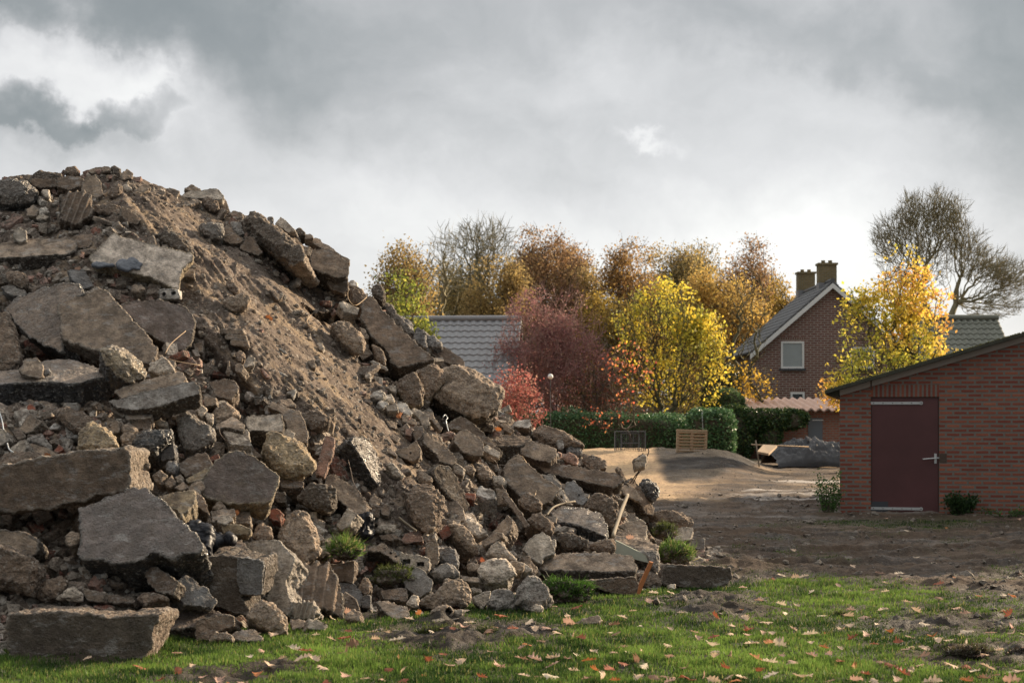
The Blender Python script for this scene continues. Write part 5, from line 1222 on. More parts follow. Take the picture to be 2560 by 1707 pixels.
def build_garage():
    y0 = 57.0; k = y0 / F; X = lambda px: (px - HX) * k; Z = lambda py: CH - (py - HY) * k
    g = thing('brick_garage', 'low orange brick outbuilding with wavy pinkish sheet roof behind the black tarp', 'outbuilding', (X(2060), y0, 0)); cx = X(2060)
    mb = m_brick('garage_brick', (.30, .105, .07), (.36, .15, .10), (.26, .21, .17), .22, .085, .016)
    MB().box(X(1850) - cx, X(2250) - cx, 0, 3.2, -.3, Z(1026)).build('wall', mb, g)
    mdr = m_plain('grey_door_paint', (.13, .145, .165), .5, .12, 2, .1, .003)
    for a, b, t in ((2020, 2056, 1045), (1903, 1930, 1048)):
        d = MB().box(X(a) - cx, X(b) - cx, -.03, -.003, 0, Z(t)).build('door', mdr, g)
        if a == 2020: MB().box(X(2030) - cx, X(2058) - cx, -.045, -.032, Z(1051), Z(1048.5)).build('hinge', M['white'], d)
    mr = m_plain('pink_roof_sheet', (.50, .34, .27), .85, .35, 6, .4, .01)
    us = np.arange(X(1828) - cx, X(2250) - cx, .03); vs = np.array([-.35, -.34, 1.5, 3.4]); U, V = np.meshgrid(us, vs, indexing='ij')
    Zz = Z(1022) + .11 * (V + .35) + .05 * np.sin(U * 2 * math.pi / .30); P = np.column_stack([U.ravel(), V.ravel(), Zz.ravel()]); n, m = U.shape; ix = np.arange(n * m).reshape(n, m)
    f = np.column_stack([ix[:-1, :-1].ravel(), ix[1:, :-1].ravel(), ix[1:, 1:].ravel(), ix[:-1, 1:].ravel()]); e = ix[:, 0]; r = np.column_stack([e[:-1], e[:-1] + n * m, e[1:] + n * m, e[1:]])
    link('roof', mesh_np('roof', np.vstack([P, P - np.array([0, 0, .07])]), np.vstack([f, f[:, ::-1] + n * m, r]), smooth=True), g, mat=mr)
build_garage()

# ------------------------------------------------------------------ fence, crates and litter in the middle distance
def build_fence():
    y0 = 60; k = y0 / F; f = thing('picket_fence', 'weathered grey board fence showing behind the hedge under the red and yellow trees', 'fence', ((1612 - HX) * k, y0, 0)); cx = (1612 - HX) * k
    rng = np.random.default_rng(3); x = (1520 - HX) * k - cx; xe = (1700 - HX) * k - cx
    while x < xe:
        w = rng.uniform(.12, .16); h = 2.05 + rng.uniform(-.06, .06); MB().box(x, x + w, 0, .022, 0, h).build('board', M['wood'], f); x += w + (.05 if rng.random() < .75 else .22)
    for z in (.6, 1.6): MB().box((1520 - HX) * k - cx, xe, .024, .07, z, z + .08).build('rail', M['wood'], f)
build_fence()
def build_pallet():
    D = 44.2; k = D / F; X = lambda px: (px - HX) * k
    x0, x1 = X(1690), X(1765); w = x1 - x0; zb = gz((x0 + x1) / 2, D) - .12; zt = CH - (1078 - HY) * k; h = zt - zb
    p = thing('wooden_pallet', 'light wooden pallet standing on edge against the green hedge', 'pallet', ((x0 + x1) / 2, D, zb), R(3)); p.rotation_euler[1] = R(1.5)
    for q in (-.5, -.03, .44): MB().box(q * w, q * w + .055 * w / .8 * 1.2, -.045, .045, 0, h).build('stringer', M['palewood'], p)
    n = 8
    for i in range(n):
        z = h * (i + .1) / n; MB().box(-w / 2, w / 2, .047, .062, z, z + h / n * .62).build('slat', M['palewood'], p)
        if i in (0, n - 1) or True: MB().box(-w / 2 + .002, w / 2 - .002, -.062, -.047, z + .03, z + .03 + h / n * .38).build('slat', M['palewood'], p)
    MB().box(-w / 2 - .01, w / 2 + .01, -.066, .066, h, h + .05).build('edge_board', M['palewood'], p)
build_pallet()
def build_crate():
    D = 44.6; k = D / F; X = lambda px: (px - HX) * k; x0, x1 = X(1536), X(1614); w = x1 - x0; zb = gz((x0 + x1) / 2, D) - .10; zt = CH - (1077 - HY) * k; h = zt - zb
    c = thing('plastic_crate', 'dark grey plastic lattice pallet standing on edge against the hedge', 'crate', ((x0 + x1) / 2, D, zb))
    m2 = m_plain('worn_grey_plastic', (.12, .13, .145), .45, .15, 6, .1, .003)
    t = .022; f = MB().box(-w / 2, -w / 2 + t, -.07, .07, 0, h).box(w / 2 - t, w / 2, -.07, .07, 0, h).box(-w / 2 + t, w / 2 - t, -.07, .07, h - t, h); f.build('frame', m2, c)
    g = MB(); n = 15
    for i in range(1, n): x = -w / 2 + w * i / n; g.box(x - .006, x + .006, .0, .05, 0, h - t)
    for i in range(1, 13): z = h * i / 13; g.box(-w / 2 + t, w / 2 - t, .012, .042, z - .006, z + .006)
    g.build('lattice', M['crateblk'], c)
    r = MB(); r.box(-w * .30, -w * .27, -.05, .0, 0, h * .86).box(w * .27, w * .30, -.05, .0, 0, h * .86).box(-w * .3, w * .3, -.05, .0, h * .88, h * .905).box(-w * .27, w * .27, -.04, -.003, h * .47, h * .50); r.box(-.10, -.088, -.04, -.003, h * .55, h * .82).box(.088, .10, -.04, -.003, h * .55, h * .82); r.build('ribs', m2, c)
build_crate()
def poly_thing(name, label, cat, pts, rad, mat, k=5, group=None):
    o = MB().tube(pts, rad, k).build(name, mat, smooth=True); recentre(o); return tag(o, label, cat, group)
poly_thing('survey_stake', 'thin leaning stake in the sand left of the black tarp', 'stake', [W(1889, 1100, 42), W(1898, 1167, 42)], .018, M['wood'])
poly_thing('batten', 'long thin wooden batten lying in front of the black tarp', 'batten', [W(1878, 1111, 46), W(2022, 1117, 46)], .02, M['palewood'], 4)
poly_thing('drainpipe', 'thin pale pipe rising in the hedge beside the wooden pallet', 'pipe', [W(1755, 1030, 51.5), W(1757, 1072, 51.5), W(1768, 1078, 51.4)], .018, M['steel'])
o = MB().prism([W(1893, 1128, 45), W(1922, 1133, 44.6), W(1943, 1113, 45.6), W(1908, 1111, 46)], (0, .02, -.06)).build('wooden_board', M['palewood']); recentre(o); tag(o, 'small square board tilted on the ground left of the black tarp', 'board')
def build_tarp():
    rng = np.random.default_rng(8); us = np.linspace(0, 1, 130); vs = np.linspace(0, 1, 70); U, V = np.meshgrid(us, vs, indexing='ij'); D = 47.5; k = D / F
    topp = np.interp(U, [0, .12, .3, .42, .55, .75, .9, 1], [1126, 1118, 1098, 1082, 1090, 1104, 1106, 1116]); zt_ = CH - (topp - HY) * k
    X = (1925 + U * 215 - HX) * k; Y = D - 1.5 + V * 3.4; prof = np.sin(np.clip(V, 0, 1) * math.pi) ** .6
    P = np.column_stack([X.ravel(), Y.ravel(), (np.clip(zt_, .08, 9) * prof).ravel()])
    P[:, 2] *= .68; r = fbm(P * np.array([1, 1, 1.2]), 1.7, 5, 71, .6, ridge=True) * .27 + fbm(P * np.array([1, .6, 1]), 5, 3, 72, .6, ridge=True) * .05
    e = (np.minimum(np.minimum(U, 1 - U), np.minimum(V, 1 - V)) * 9).ravel().clip(0.12, 1)
    P[:, 2] += r * e + .03; P[:, 1] += r * .4 * e; P[:, 0] += .12 * fbm(P, 2, 3, 73)
    ix = np.arange(P.shape[0]).reshape(U.shape); f = np.column_stack([ix[:-1, :-1].ravel(), ix[1:, :-1].ravel(), ix[1:, 1:].ravel(), ix[:-1, 1:].ravel()])
    o = link('tarpaulin', mesh_np('tarpaulin', P, f, smooth=True), mat=M['plastic_blk']); recentre(o); tag(o, 'crumpled black plastic tarp heaped in front of the orange brick outbuilding', 'tarp')
build_tarp()
# garden globe lamp seen through the shrubs
def build_lamp():
    l = thing('garden_lamp', 'small white globe lamp peeping through the dark red shrubs', 'lamp', ((1376 - HX) * 50 / F, 50, 0)); z = CH - (941 - HY) * 50 / F
    MB().tube([(0, 0, 0), (0, 0, z - .07)], .012, 8).build('pole', M['crateblk'], l)
    bm = bmesh.new(); bmesh.ops.create_uvsphere(bm, u_segments=16, v_segments=10, radius=.085); bmesh.ops.translate(bm, verts=bm.verts, vec=(0, 0, z)); me = bpy.data.meshes.new('globe'); bm.to_mesh(me); bm.free(); me.polygons.foreach_set('use_smooth', [True] * len(me.polygons)); link('globe', me, l, mat=M['white'])
build_lamp()
# ------------------------------------------------------------------ trees, shrubs, hedge
def tree_nodes(rng, ells, n, trunk_top, bias=.35, clump=0.0, shell=.5):
    """points in the crown ellipsoids, each joined to the nearest point already in the tree (short total path preferred)"""
    P = []
    for (c, r, w) in ells:
        m = int(n * w); q = rng.normal(0, 1, (m, 3)); q /= np.linalg.norm(q, axis=1)[:, None]; q *= (rng.uniform(0, 1, (m, 1)) ** (shell))
        P.append(np.array(c) + q * np.array(r))
    P = np.vstack(P)
    nodes = [np.array([0, 0, 0.0])] + [np.array(trunk_top) * t + np.array([rng.normal(0, .03), rng.normal(0, .03), 0]) for t in (.33, .66, 1.0)]
    par = [-1, 0, 1, 2]; pl = [0, .3, .6, 1.0]
    o = np.argsort(np.linalg.norm(P - nodes[3], axis=1)); A = np.array(nodes + [np.zeros(3)] * len(P)); L = np.zeros(len(A)); L[:4] = pl; k = 4
    L[1] = 9; L[0] = 9
    for i in o:
        p = P[i]; dv = p - A[:k]; d = np.linalg.norm(dv, axis=1)
        cost = d + bias * L[:k] + np.where(dv[:, 2] < -.3 * d, .6 * d, 0); cost[:3] += 3
        j = int(np.argmin(cost)); A[k] = p; par.append(j); L[k] = (0 if j < 4 else L[j]) + d[j]; k += 1
    return A, np.array(par)
def tree_mesh(A, par, rng, r0, rmin, wig=.06):
    n = len(A); w = np.ones(n)
    for i in range(n - 1, 3, -1): w[par[i]] += w[i]
    w[2] = w[3]; w[1] = w[3]; w[0] = w[3] * 1.25
    rad = np.maximum(r0 * (w / w[1]) ** .52, rmin); V, Fc = [], []; k = 0
    for i in range(1, n):
        a, b = A[par[i]], A[i]; L = np.linalg.norm(b - a)
        if L < 1e-4: continue
        ra = min(rad[par[i]], rad[i] * 1.7); rb = rad[i]; seg = 3 if L > .25 else 1; s = 5 if rb > .03 else 3
        t = (b - a) / L; u = np.cross(t, [0, 0, 1.0] if abs(t[2]) < .9 else [1.0, 0, 0]); u /= np.linalg.norm(u); v = np.cross(t, u); ang = np.arange(s) * 2 * math.pi / s
        ring = np.cos(ang)[:, None] * u + np.sin(ang)[:, None] * v; of = rng.normal(0, wig, (seg + 1, 3)) * L; of[0] = of[-1] = 0
        for q in range(seg + 1):
            V.append(a + (b - a) * q / seg + of[q] + ring * (ra + (rb - ra) * q / seg))
        for q in range(seg):
            b0 = k + q * s; j = np.arange(s); Fc.append(np.column_stack([b0 + j, b0 + (j + 1) % s, b0 + s + (j + 1) % s, b0 + s + j]))
        k += (seg + 1) * s
    return np.vstack(V), np.vstack(Fc), w
def leaf_quads(C, size, rng, pal, wts, flat=0.0, colvar=.25, clumpcol=None):
    n = len(C); u = rng.normal(0, 1, (n, 3)); u /= np.linalg.norm(u, axis=1)[:, None]; v = rng.normal(0, 1, (n, 3)); v -= (v * u).sum(1)[:, None] * u; v /= np.linalg.norm(v, axis=1)[:, None]
    s = size * rng.uniform(.55, 1.3, (n, 1)); a = C - u * s * .5; b = C + v * s * .32; c = C + u * s * .5; d = C - v * s * .32
    V = np.stack([a, b, c, d], 1).reshape(-1, 3); Fc = np.arange(4 * n).reshape(n, 4)
    pal = np.array(pal); ci = rng.choice(len(pal), n, p=np.array(wts) / sum(wts))
    if clumpcol is not None:
        ci = np.clip(((fbm(C, clumpcol, 3, 77) * 1.3 + .5) * len(pal)).astype(int) + rng.integers(-1, 2, n), 0, len(pal) - 1)
    col = pal[ci] * rng.uniform(1 - colvar, 1 + colvar, (n, 1)); return V, Fc, np.repeat(col, 4, axis=0)
def make_tree(name, label, cat, loc, ells, n, trunk_h, r0, lsize, lper, pal, wts, seed, mat='leaf', bark='bark', rmin=.012, group=None, bias=.35, spread=.35, twigs=0, twl=.5, keep=None, clumpcol=None, shell=.5, lean=(0, 0), thin=.35):
    rng = np.random.default_rng(seed); A, par = tree_nodes(rng, ells, n, (lean[0], lean[1], trunk_h), bias, shell=shell)
    V, Fc, w = tree_mesh(A, par, rng, r0, rmin)
    if twigs:
        tip = np.where(w <= 3)[0]; tv, tf = [], []; base = len(V)
        for i in tip:
            if i < 4: continue
            dr = A[i] - A[par[i]]; dr = dr / max(np.linalg.norm(dr), 1e-6)
            for _ in range(twigs):
                d = dr + rng.normal(0, .45, 3) + np.array([0, 0, .25]); d /= np.linalg.norm(d); L = twl * rng.uniform(.4, 1.1); e = A[i] + d * L; s = np.cross(d, rng.normal(0, 1, 3)); s = s / np.linalg.norm(s) * rmin * .75
                m = (A[i] + e) / 2 + rng.normal(0, .05, 3) * L; tv += [A[i] - s, A[i] + s, m + s * .8, m - s * .8, e + s * .3, e - s * .3]; tf += [(base, base + 1, base + 2, base + 3), (base + 3, base + 2, base + 4, base + 5)]; base += 6
        V = np.vstack([V, np.array(tv)]); Fc = np.vstack([Fc, np.array(tf)]) if Fc.shape[1] == 4 else Fc
    t = thing(name, label, cat, loc, 0, group)
    link('trunk', mesh_np('trunk', V, Fc, smooth=True, mats=(M[bark],)), t)
    if lper:
        tip = np.where((w <= 6) & (np.arange(len(w)) > 3))[0]
        if keep is not None: tip = tip[keep(A[tip])]
        # clumpy: some tips carry many leaves, some none
        den = np.clip(.5 + fbm(A[tip], .9, 3, seed) * 1.6, thin * .2, 1.6); m = rng.poisson(lper * den)
        C = np.repeat(A[tip], m, axis=0); C = C + rng.normal(0, spread, C.shape) * np.array([1, 1, .8])
        Vl, Fl, Cl = leaf_quads(C, lsize, rng, pal, wts, clumpcol=clumpcol)
        link('crown', mesh_np('crown', Vl, Fl, Cl, mats=(M[mat],)), t)
    return t
OCH = [(.42, .30, .12), (.37, .26, .11), (.46, .34, .13), (.32, .24, .11)]
RUST = [(.38, .24, .13), (.34, .205, .115), (.43, .28, .13), (.29, .185, .11)]
OLIVE = [(.30, .245, .11), (.35, .28, .115), (.25, .21, .10), (.41, .30, .12)]
GOLD = [(.62, .42, .06), (.52, .33, .045), (.45, .36, .06), (.70, .50, .10)]
def bx(px, D): return (px - HX) / F * D
def hz(py, D): return CH - (py - HY) / F * D
def treeline():
    # (column, top row, half width px, D, palette, kind words)
    T = [(1010, 592, 88, 78, OCH, 'ochre tree at the left end of the tree line, behind the slope of the heap', 41),
         (1150, 640, 100, 92, OLIVE, 'olive-brown tree filling the gap left of the bare-topped crown', 42),
         (1235, 630, 92, 84, OCH, 'ochre-leaved tree below the bare-topped crown, above the barn roof', 43),
         (1372, 560, 95, 88, RUST, 'tall rust-brown oak behind the dark red shrub', 44),
         (1470, 640, 85, 94, OCH, 'orange-ochre tree between the rust-brown oak and the big brown-topped tree', 45),
         (1580, 574, 88, 90, [(.43, .27, .11), (.36, .22, .10), (.48, .31, .11), (.30, .19, .09)], 'brown-topped tree rising above the bright yellow tree', 46),
         (1702, 592, 70, 98, OLIVE, 'dull olive tree with pointed top right of the brown-topped tree', 47),
         (1768, 588, 62, 102, OLIVE, 'second dull olive tree, nearer the orange-topped tree', 48),
         (1868, 596, 88, 92, RUST, 'orange-topped tree in the right part of the tree line', 49),
         (1815, 672, 130, 80, [(.54, .37, .11), (.47, .31, .10), (.60, .43, .12), (.39, .28, .10)], 'broad golden-orange tree standing left of the house roof', 50),
         (1945, 700, 62, 88, [(.46, .30, .06), (.38, .26, .06), (.30, .22, .06), (.5, .36, .09)], 'low golden tree right up against the left chimney', 51),
         (1290, 700, 80, 96, OLIVE, 'dark olive tree low in the tree line behind the red shrub', 52),
         (1520, 720, 120, 86, [(.44, .30, .07), (.34, .24, .065), (.52, .37, .08), (.24, .19, .06)], 'dark gold tree low behind the bright yellow tree', 53)]
    T += [(1105, 690, 70, 96, OLIVE, 'low muted tree behind the thin leafless tree at the left', 54), (1430, 598, 70, 99, RUST, 'muted brown tree just left of the brown-topped tree', 55), (1645, 600, 80, 100, OCH, 'muted ochre tree behind the top of the bright yellow tree', 56),
          (1735, 618, 80, 97, OLIVE, 'dull filler tree low behind the two olive trees', 57), (1925, 665, 55, 96, OCH, 'small ochre tree between the orange-topped tree and the left chimney', 58), (1310, 612, 60, 95, OCH, 'muted ochre tree just left of the tall rust-brown oak', 59)]
    for px, top, hw, D, pal, lab, sd_ in T:
        x = bx(px, D); zt = hz(top, D); r = hw / F * D; zc = zt * .56; rz = zt * .46
        rng = np.random.default_rng(sd_)
        ells = [((0, 0, zc), (r * .9, r * .75, rz * .93), .5), ((0, 0, zc - rz * .45), (r, r * .8, rz * .55), .2)]
        for q in range(6):
            a = rng.uniform(0, 6.28); ells.append(((math.cos(a) * r * .5, math.sin(a) * r * .4, zc + rng.uniform(-.2, .68) * rz), (r * .40, r * .4, rz * .32), .08))
        make_tree('autumn_tree', lab, 'tree', (x, D, -.1), ells, 900, zt * .20, .24, .15, 42, pal, [3, 3, 2, 2], sd_, spread=.32, twigs=2, twl=.8, rmin=.016, thin=1.6, group='autumn trees of the tree line', clumpcol=.35)
    # bare top sticking out
    D = 86; x = bx(1200, D); make_tree('bare_tree', 'leafless rounded treetop sticking out above the ochre tree', 'tree', (x, D, 0), [((0, 0, hz(640, D)), (1.9, 1.7, 2.0), .7), ((.3, 0, hz(600, D)), (1.7, 1.5, 1.1), .3)], 700, hz(760, D), .16, 0, 0, [], [], 60, bark='olivetwig', rmin=.016, twigs=3, twl=.7, bias=.5)  # lighter twig colour stands for haze over the far tree
    D = 80; x = bx(1112, D); make_tree('bare_tree', 'thin leafless tree between the two ochre trees at the left', 'tree', (x, D, 0), [((0, 0, hz(690, D)), (1.1, 1.0, 2.2), .7), ((0, 0, hz(620, D)), (.7, .7, 1.2), .3)], 260, hz(800, D), .12, 0, 0, [], [], 61, bark='olivetwig', rmin=.014, twigs=2, twl=.7, bias=.5)  # haze put into the twig colour here too
    for px, top, sd_, lab in () and ((1455, 590, 62, 'leafless twigs sticking up right of the rust-brown oak'), (1655, 575, 63, 'leafless treetop just right of the brown-topped tree')):
        D = 91; make_tree('bare_tree', lab, 'tree', (bx(px, D), D, 0), [((0, 0, hz(top + 70, D)), (1.2, 1.2, 1.7), 1.0)], 170, hz(top + 180, D), .12, 0, 0, [], [], sd_, bark='twig', rmin=.014, twigs=3, twl=.8, bias=.6)
treeline()
def midtrees():
    D = 54; x = bx(1030, D)
    YG = [(.30, .33, .06), (.22, .26, .05), (.42, .40, .08), (.15, .19, .04)]
    make_tree('birch_tree', 'small yellow-green birch between the heap and the barn roof', 'tree', (x, D, 0), [((-.3, 0, hz(770, D)), (.95, .9, 1.5), .6), ((.35, 0, hz(850, D)), (.6, .6, .8), .4)], 420, 1.6, .07, .12, 8, YG, [3, 3, 2, 2], 70, rmin=.008, spread=.13, twigs=2, twl=.3)
    # bright yellow tree: many upswept limbs
    D = 57; x = bx(1650, D)
    YE = [(.85, .68, .10), (.76, .56, .07), (.56, .50, .08), (.40, .38, .07)]
    cr = []
    for q in range(11):
        a = -1 + 2 * q / 10; cr.append(((a * 1.85, math.sin(q * 2.4) * .8, hz(700, D) - abs(a) ** 1.8 * 1.5 - 1.0), (.38, .6, 1.25), .07))
    make_tree('yellow_tree', 'bright yellow tree with fanned upswept limbs', 'tree', (x, D, 0), cr + [((.9, 0, 2.9), (1.6, 1.5, 2.1), .45), ((-.6, 0, 3.4), (1.2, 1.2, 1.7), .15)], 1300, .9, .12, .125, 19, YE, [4, 3, 2, 1], 71, bark='barkg', rmin=.010, spread=.16, twigs=1, twl=.4, bias=.62, keep=lambda P: (P[:, 0] * .9 + 1.1 * P[:, 1] + .12 * P[:, 2] + 1.0 * fbm(P, 1.0, 3, 12) > .15), clumpcol=.8)
    # dark red shrub with twiggy top
    D = 56
    DR = [(.30, .15, .15), (.34, .165, .16), (.25, .135, .125), (.42, .28, .23)]
    x = bx(1380, D); make_tree('dark_red_shrub', 'tall dark red shrub with pinkish twiggy top behind the hedge', 'shrub', (x, D, 0), [((0, 0, 2.6), (2.45, 1.4, 2.2), .65), ((.0, 0, 4.3), (1.75, 1.0, 1.8), .35)], 1500, .5, .09, .08, 30, DR, [3, 3, 2, 1], 72, bark='pinktwig', rmin=.009, spread=.14, twigs=4, twl=.6, bias=.5)
    x = bx(1480, D - 1); make_tree('dark_red_shrub', 'brownish purple shrub right of the tall dark red one, in front of the fence', 'shrub', (x, D - 1, 0), [((0, 0, 1.7), (1.3, 1.0, 1.6), 1.0)], 520, .4, .07, .10, 17, [(.19, .09, .06), (.26, .10, .07), (.16, .12, .06), (.34, .12, .07)], [3, 2, 2, 1], 73, bark='twig', rmin=.009, spread=.14, twigs=2, twl=.4)
    D = 50; x = bx(1300, D); make_tree('pink_red_shrub', 'bright pinkish red shrub at the foot of the barn roof beside the heap', 'shrub', (x, D, 0), [((-.1, 0, 1.7), (.85, .7, 1.5), .75), ((-.9, 0, 1.75), (.7, .5, .65), .25)], 620, .5, .05, .085, 14, [(.48, .16, .14), (.56, .24, .19), (.40, .12, .11), (.54, .32, .24)], [3, 3, 2, 2], 74, bark='twig', rmin=.007, spread=.11, twigs=2, twl=.3)
    D = 52; x = bx(1575, D); make_tree('orange_red_tree', 'slender sapling with scattered orange-red leaves in front of the yellow tree', 'tree', (x, D, 0), [((-.1, 0, 1.9), (.65, .5, .9), .5), ((-.1, 0, 3.0), (.9, .6, 1.2), .35), ((-.8, 0, 1.6), (.8, .5, .7), .25)], 330, .7, .045, .10, 3, [(.66, .22, .10), (.66, .15, .08), (.70, .30, .12), (.5, .12, .08)], [3, 2, 2, 1], 75, bark='twig', rmin=.007, spread=.13, twigs=1, twl=.3)
    # sparse young tree in front of the house
    D = 59; x = bx(1872, D); make_tree('sparse_tree', 'nearly leafless thin tree before the house wall, a few yellow leaves low down', 'tree', (x, D, 0), [((0, 0, 5.0), (.85, .7, 2.0), .6), ((-.2, 0, 2.6), (1.2, .8, .9), .4)], 360, 1.5, .12, .12, 5, [(.70, .46, .06), (.58, .36, .05)], [1, 1], 76, bark='barkg', rmin=.010, spread=.16, twigs=2, twl=.5, keep=lambda P: P[:, 2] + P[:, 0] < 3.6)
    # golden maple on the right
    D = 44; x = bx(2255, D)
    GM = [(.40, .42, .07), (.54, .48, .08), (.66, .54, .09), (.78, .60, .10), (.82, .62, .14), (.74, .42, .12)]
    def keepm(P): return np.ones(len(P), bool)
    ells = [((.05, 0, 2.5), (1.75, 1.1, 1.5), .36), ((.1, 0, 4.3), (1.25, .9, 1.4), .24), ((.05, 0, 5.4), (.65, .55, .9), .08), ((-1.25, 0, 2.9), (.75, .7, .9), .12), ((-1.15, 0, 4.35), (.55, .5, .65), .07), ((1.0, 0, 2.4), (.65, .6, .8), .10), ((-1.6, 0, 2.15), (.6, .6, .4), .06)]
    make_tree('golden_maple', 'golden maple with green and orange patches between the house and the shed roof', 'tree', (x, D, 0), ells, 1500, 1.3, .13, .115, 18, GM, [1, 1, 1, 1, 1, 1], 77, bark='barkg', rmin=.010, spread=.12, twigs=1, twl=.3, clumpcol=.75, bias=.4)
    # large bare trees behind
    D = 72; x = bx(2330, D)
    make_tree('bare_tree', 'big spreading bare tree with fine twigs behind the golden maple and tiled house', 'tree', (x, D, 0), [((-.4, 0, hz(620, D)), (2.2, 1.8, 2.0), .3), ((-.9, 0, hz(545, D)), (.75, 1.0, 1.2), .16), ((.25, 0, hz(540, D)), (.7, .9, 1.25), .16), ((1.0, 0, hz(560, D)), (.75, .9, 1.3), .16), ((-1.9, 0, hz(600, D)), (.8, 1.1, 1.1), .12), ((1.6, 0, hz(620, D)), (1.0, 1.0, .9), .10), ((2.4, 0, hz(670, D)), (1.3, 1.2, .9), .18), ((3.5, 0, hz(700, D)), (1.2, 1.2, .9), .16), ((2.6, 0, hz(760, D)), (1.6, 1.2, .7), .12)], 2300, hz(850, D), .2, .06, 3, [(.20, .18, .10), (.26, .22, .12), (.18, .13, .09)], [2, 1, 1], 78, bark='olivetwig', rmin=.013, twigs=3, twl=.5, bias=.72, spread=.16)
midtrees()

def leafy_volume(name, label, cat, loc, boxes, n, size, pal, seed, mat='evergreen', core=None, stuffless=True):
    """clipped or rounded evergreen mass: leaves over a dark twiggy core"""
    rng = np.random.default_rng(seed); C = []
    for (c, r, p, w) in boxes:                     # centre, radii, superellipsoid power
        m = int(n * w); q = rng.normal(0, 1, (m, 3)); q /= (np.abs(q) ** p).sum(1)[:, None] ** (1 / p); q *= rng.uniform(.82, 1.03, (m, 1)); C.append(np.array(c) + q * np.array(r))
    C = np.vstack(C); C += fbm(C, 1.5, 3, seed)[:, None] * .13 + rng.normal(0, .03, C.shape); C = C[C[:, 2] > -.1]
    V, Fc, Cl = leaf_quads(C, size, rng, pal, [1] * len(pal)); t = thing(name, label, cat, loc)
    link('foliage', mesh_np('foliage', V, Fc, Cl, mats=(M[mat],)), t)
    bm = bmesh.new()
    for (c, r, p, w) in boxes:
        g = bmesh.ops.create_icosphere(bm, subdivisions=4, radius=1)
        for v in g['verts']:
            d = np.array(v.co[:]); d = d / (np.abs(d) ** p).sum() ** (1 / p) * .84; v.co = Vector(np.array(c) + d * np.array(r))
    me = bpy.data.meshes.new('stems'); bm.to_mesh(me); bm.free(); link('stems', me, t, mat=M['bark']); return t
EV = [(.07, .15, .06), (.095, .20, .075), (.05, .11, .045), (.16, .26, .12)]
D = 53.5; xa, xb = bx(1000, D), bx(1745, D)
leafy_volume('hedge', 'long clipped dark green laurel hedge behind the sand bank', 'hedge', ((xa + xb) / 2, D, 0), [((0, 0, .66), ((xb - xa) / 2, .6, .88), 9, 1.0)], 60000, .085, EV, 90)
leafy_volume('laurel_bush', 'rounded glossy laurel bush at the right end of the hedge, behind the pallet', 'bush', (bx(1775, 52), 52, 0), [((0, 0, .72), (.78, .6, .98), 5.5, 1.0)], 12000, .10, EV, 91)
def ragged_top():
    rng = np.random.default_rng(14); C = []
    for px in np.arange(1290, 1560, 2.4):
        h = max(0, .16 + .20 * math.sin(px * .045) + rng.normal(0, .07)); m = rng.integers(6, 16); C.append(np.column_stack([bx(px, D) + rng.normal(0, .07, m), D - .3 + rng.normal(0, .2, m), 1.42 + h * rng.uniform(0, 1.1, m)]))
    C = np.vstack(C); V, Fc, Cl = leaf_quads(C, .10, rng, [(.075, .15, .07), (.11, .19, .10), (.05, .11, .045)], [1, 1, 1])
    t = [o for o in COL.objects if o.name == 'hedge'][0]; V = V - np.array(t.location); link('new_shoots', mesh_np('new_shoots', V, Fc, Cl, mats=(M['evergreen'],)), t)
ragged_top()
IV = [(.04, .085, .03), (.06, .11, .035), (.10, .13, .035), (.03, .06, .025)]
leafy_volume('ivy', 'thick dark ivy hanging over the left end of the outbuilding roof', 'ivy', (bx(1885, 56.2), 56.2, 0), [((-.75, 0, .85), (.75, .45, .95), 3, .4), ((.1, .0, 1.35), (1.15, .35, .38), 3, .3), ((1.05, .15, 1.35), (.85, .22, .38), 2.2, .18), ((.55, 0, .75), (.42, .28, .6), 2.5, .12)], 24000, .085, IV, 92)
leafy_volume('conifer', 'dark narrow conifer standing between the yellow tree and the house', 'conifer', (bx(1793, 62), 62, 0), [((0, 0, 1.4), (.62, .6, 2.3), 2.3, .7), ((.45, 0, 1.6), (.45, .45, 1.9), 2.3, .3)], 26000, .07, [(.018, .04, .02), (.03, .055, .025), (.012, .03, .016)], 93)
leafy_volume('green_shrub', 'loose green shrub growing above the ivy in front of the conifer', 'shrub', (bx(1815, 57.5), 57.5, 0), [((0, 0, 1.75), (.75, .5, .72), 2, 1.0)], 5200, .085, [(.10, .17, .075), (.07, .13, .055), (.14, .19, .08)], 94, mat='leaf')

def sprig(name, label, cat, loc, stems, h, sp, n, size, pal, seed, bow=.3):
    rng = np.random.default_rng(seed); mb = MB(); C = []
    for s in range(stems):
        a = rng.uniform(0, 6.28); b = Vector((math.cos(a) * sp * .3, math.sin(a) * sp * .3, 0)); hh = h * rng.uniform(.5, 1); e = Vector((math.cos(a) * sp, math.sin(a) * sp, hh)) ; pts = [b, b.lerp(e, .5) + Vector((0, 0, hh * .12)), e]; mb.tube(pts, [.007, .005, .002], 4)
        for _ in range(n // stems): t = rng.uniform(.15, 1); p = (pts[0].lerp(pts[1], t * 2) if t < .5 else pts[1].lerp(pts[2], t * 2 - 1)); C.append(np.array(p) + rng.normal(0, .035, 3))
    t = thing(name, label, cat, loc); mb.build('stems', M['barkg'], t)
    V, Fc, Cl = leaf_quads(np.array(C), size, rng, pal, [1] * len(pal)); link('leaves', mesh_np('leaves', V, Fc, Cl, mats=(M['leaf'],)), t)
GW = [(.07, .14, .035), (.10, .19, .05), (.05, .10, .03)]
sprig('weed_bush', 'leggy green weed growing against the left corner of the brick shed', 'plant', (bx(2072, 24.3), 24.3, 0), 15, .68, .20, 950, .04, GW, 95)
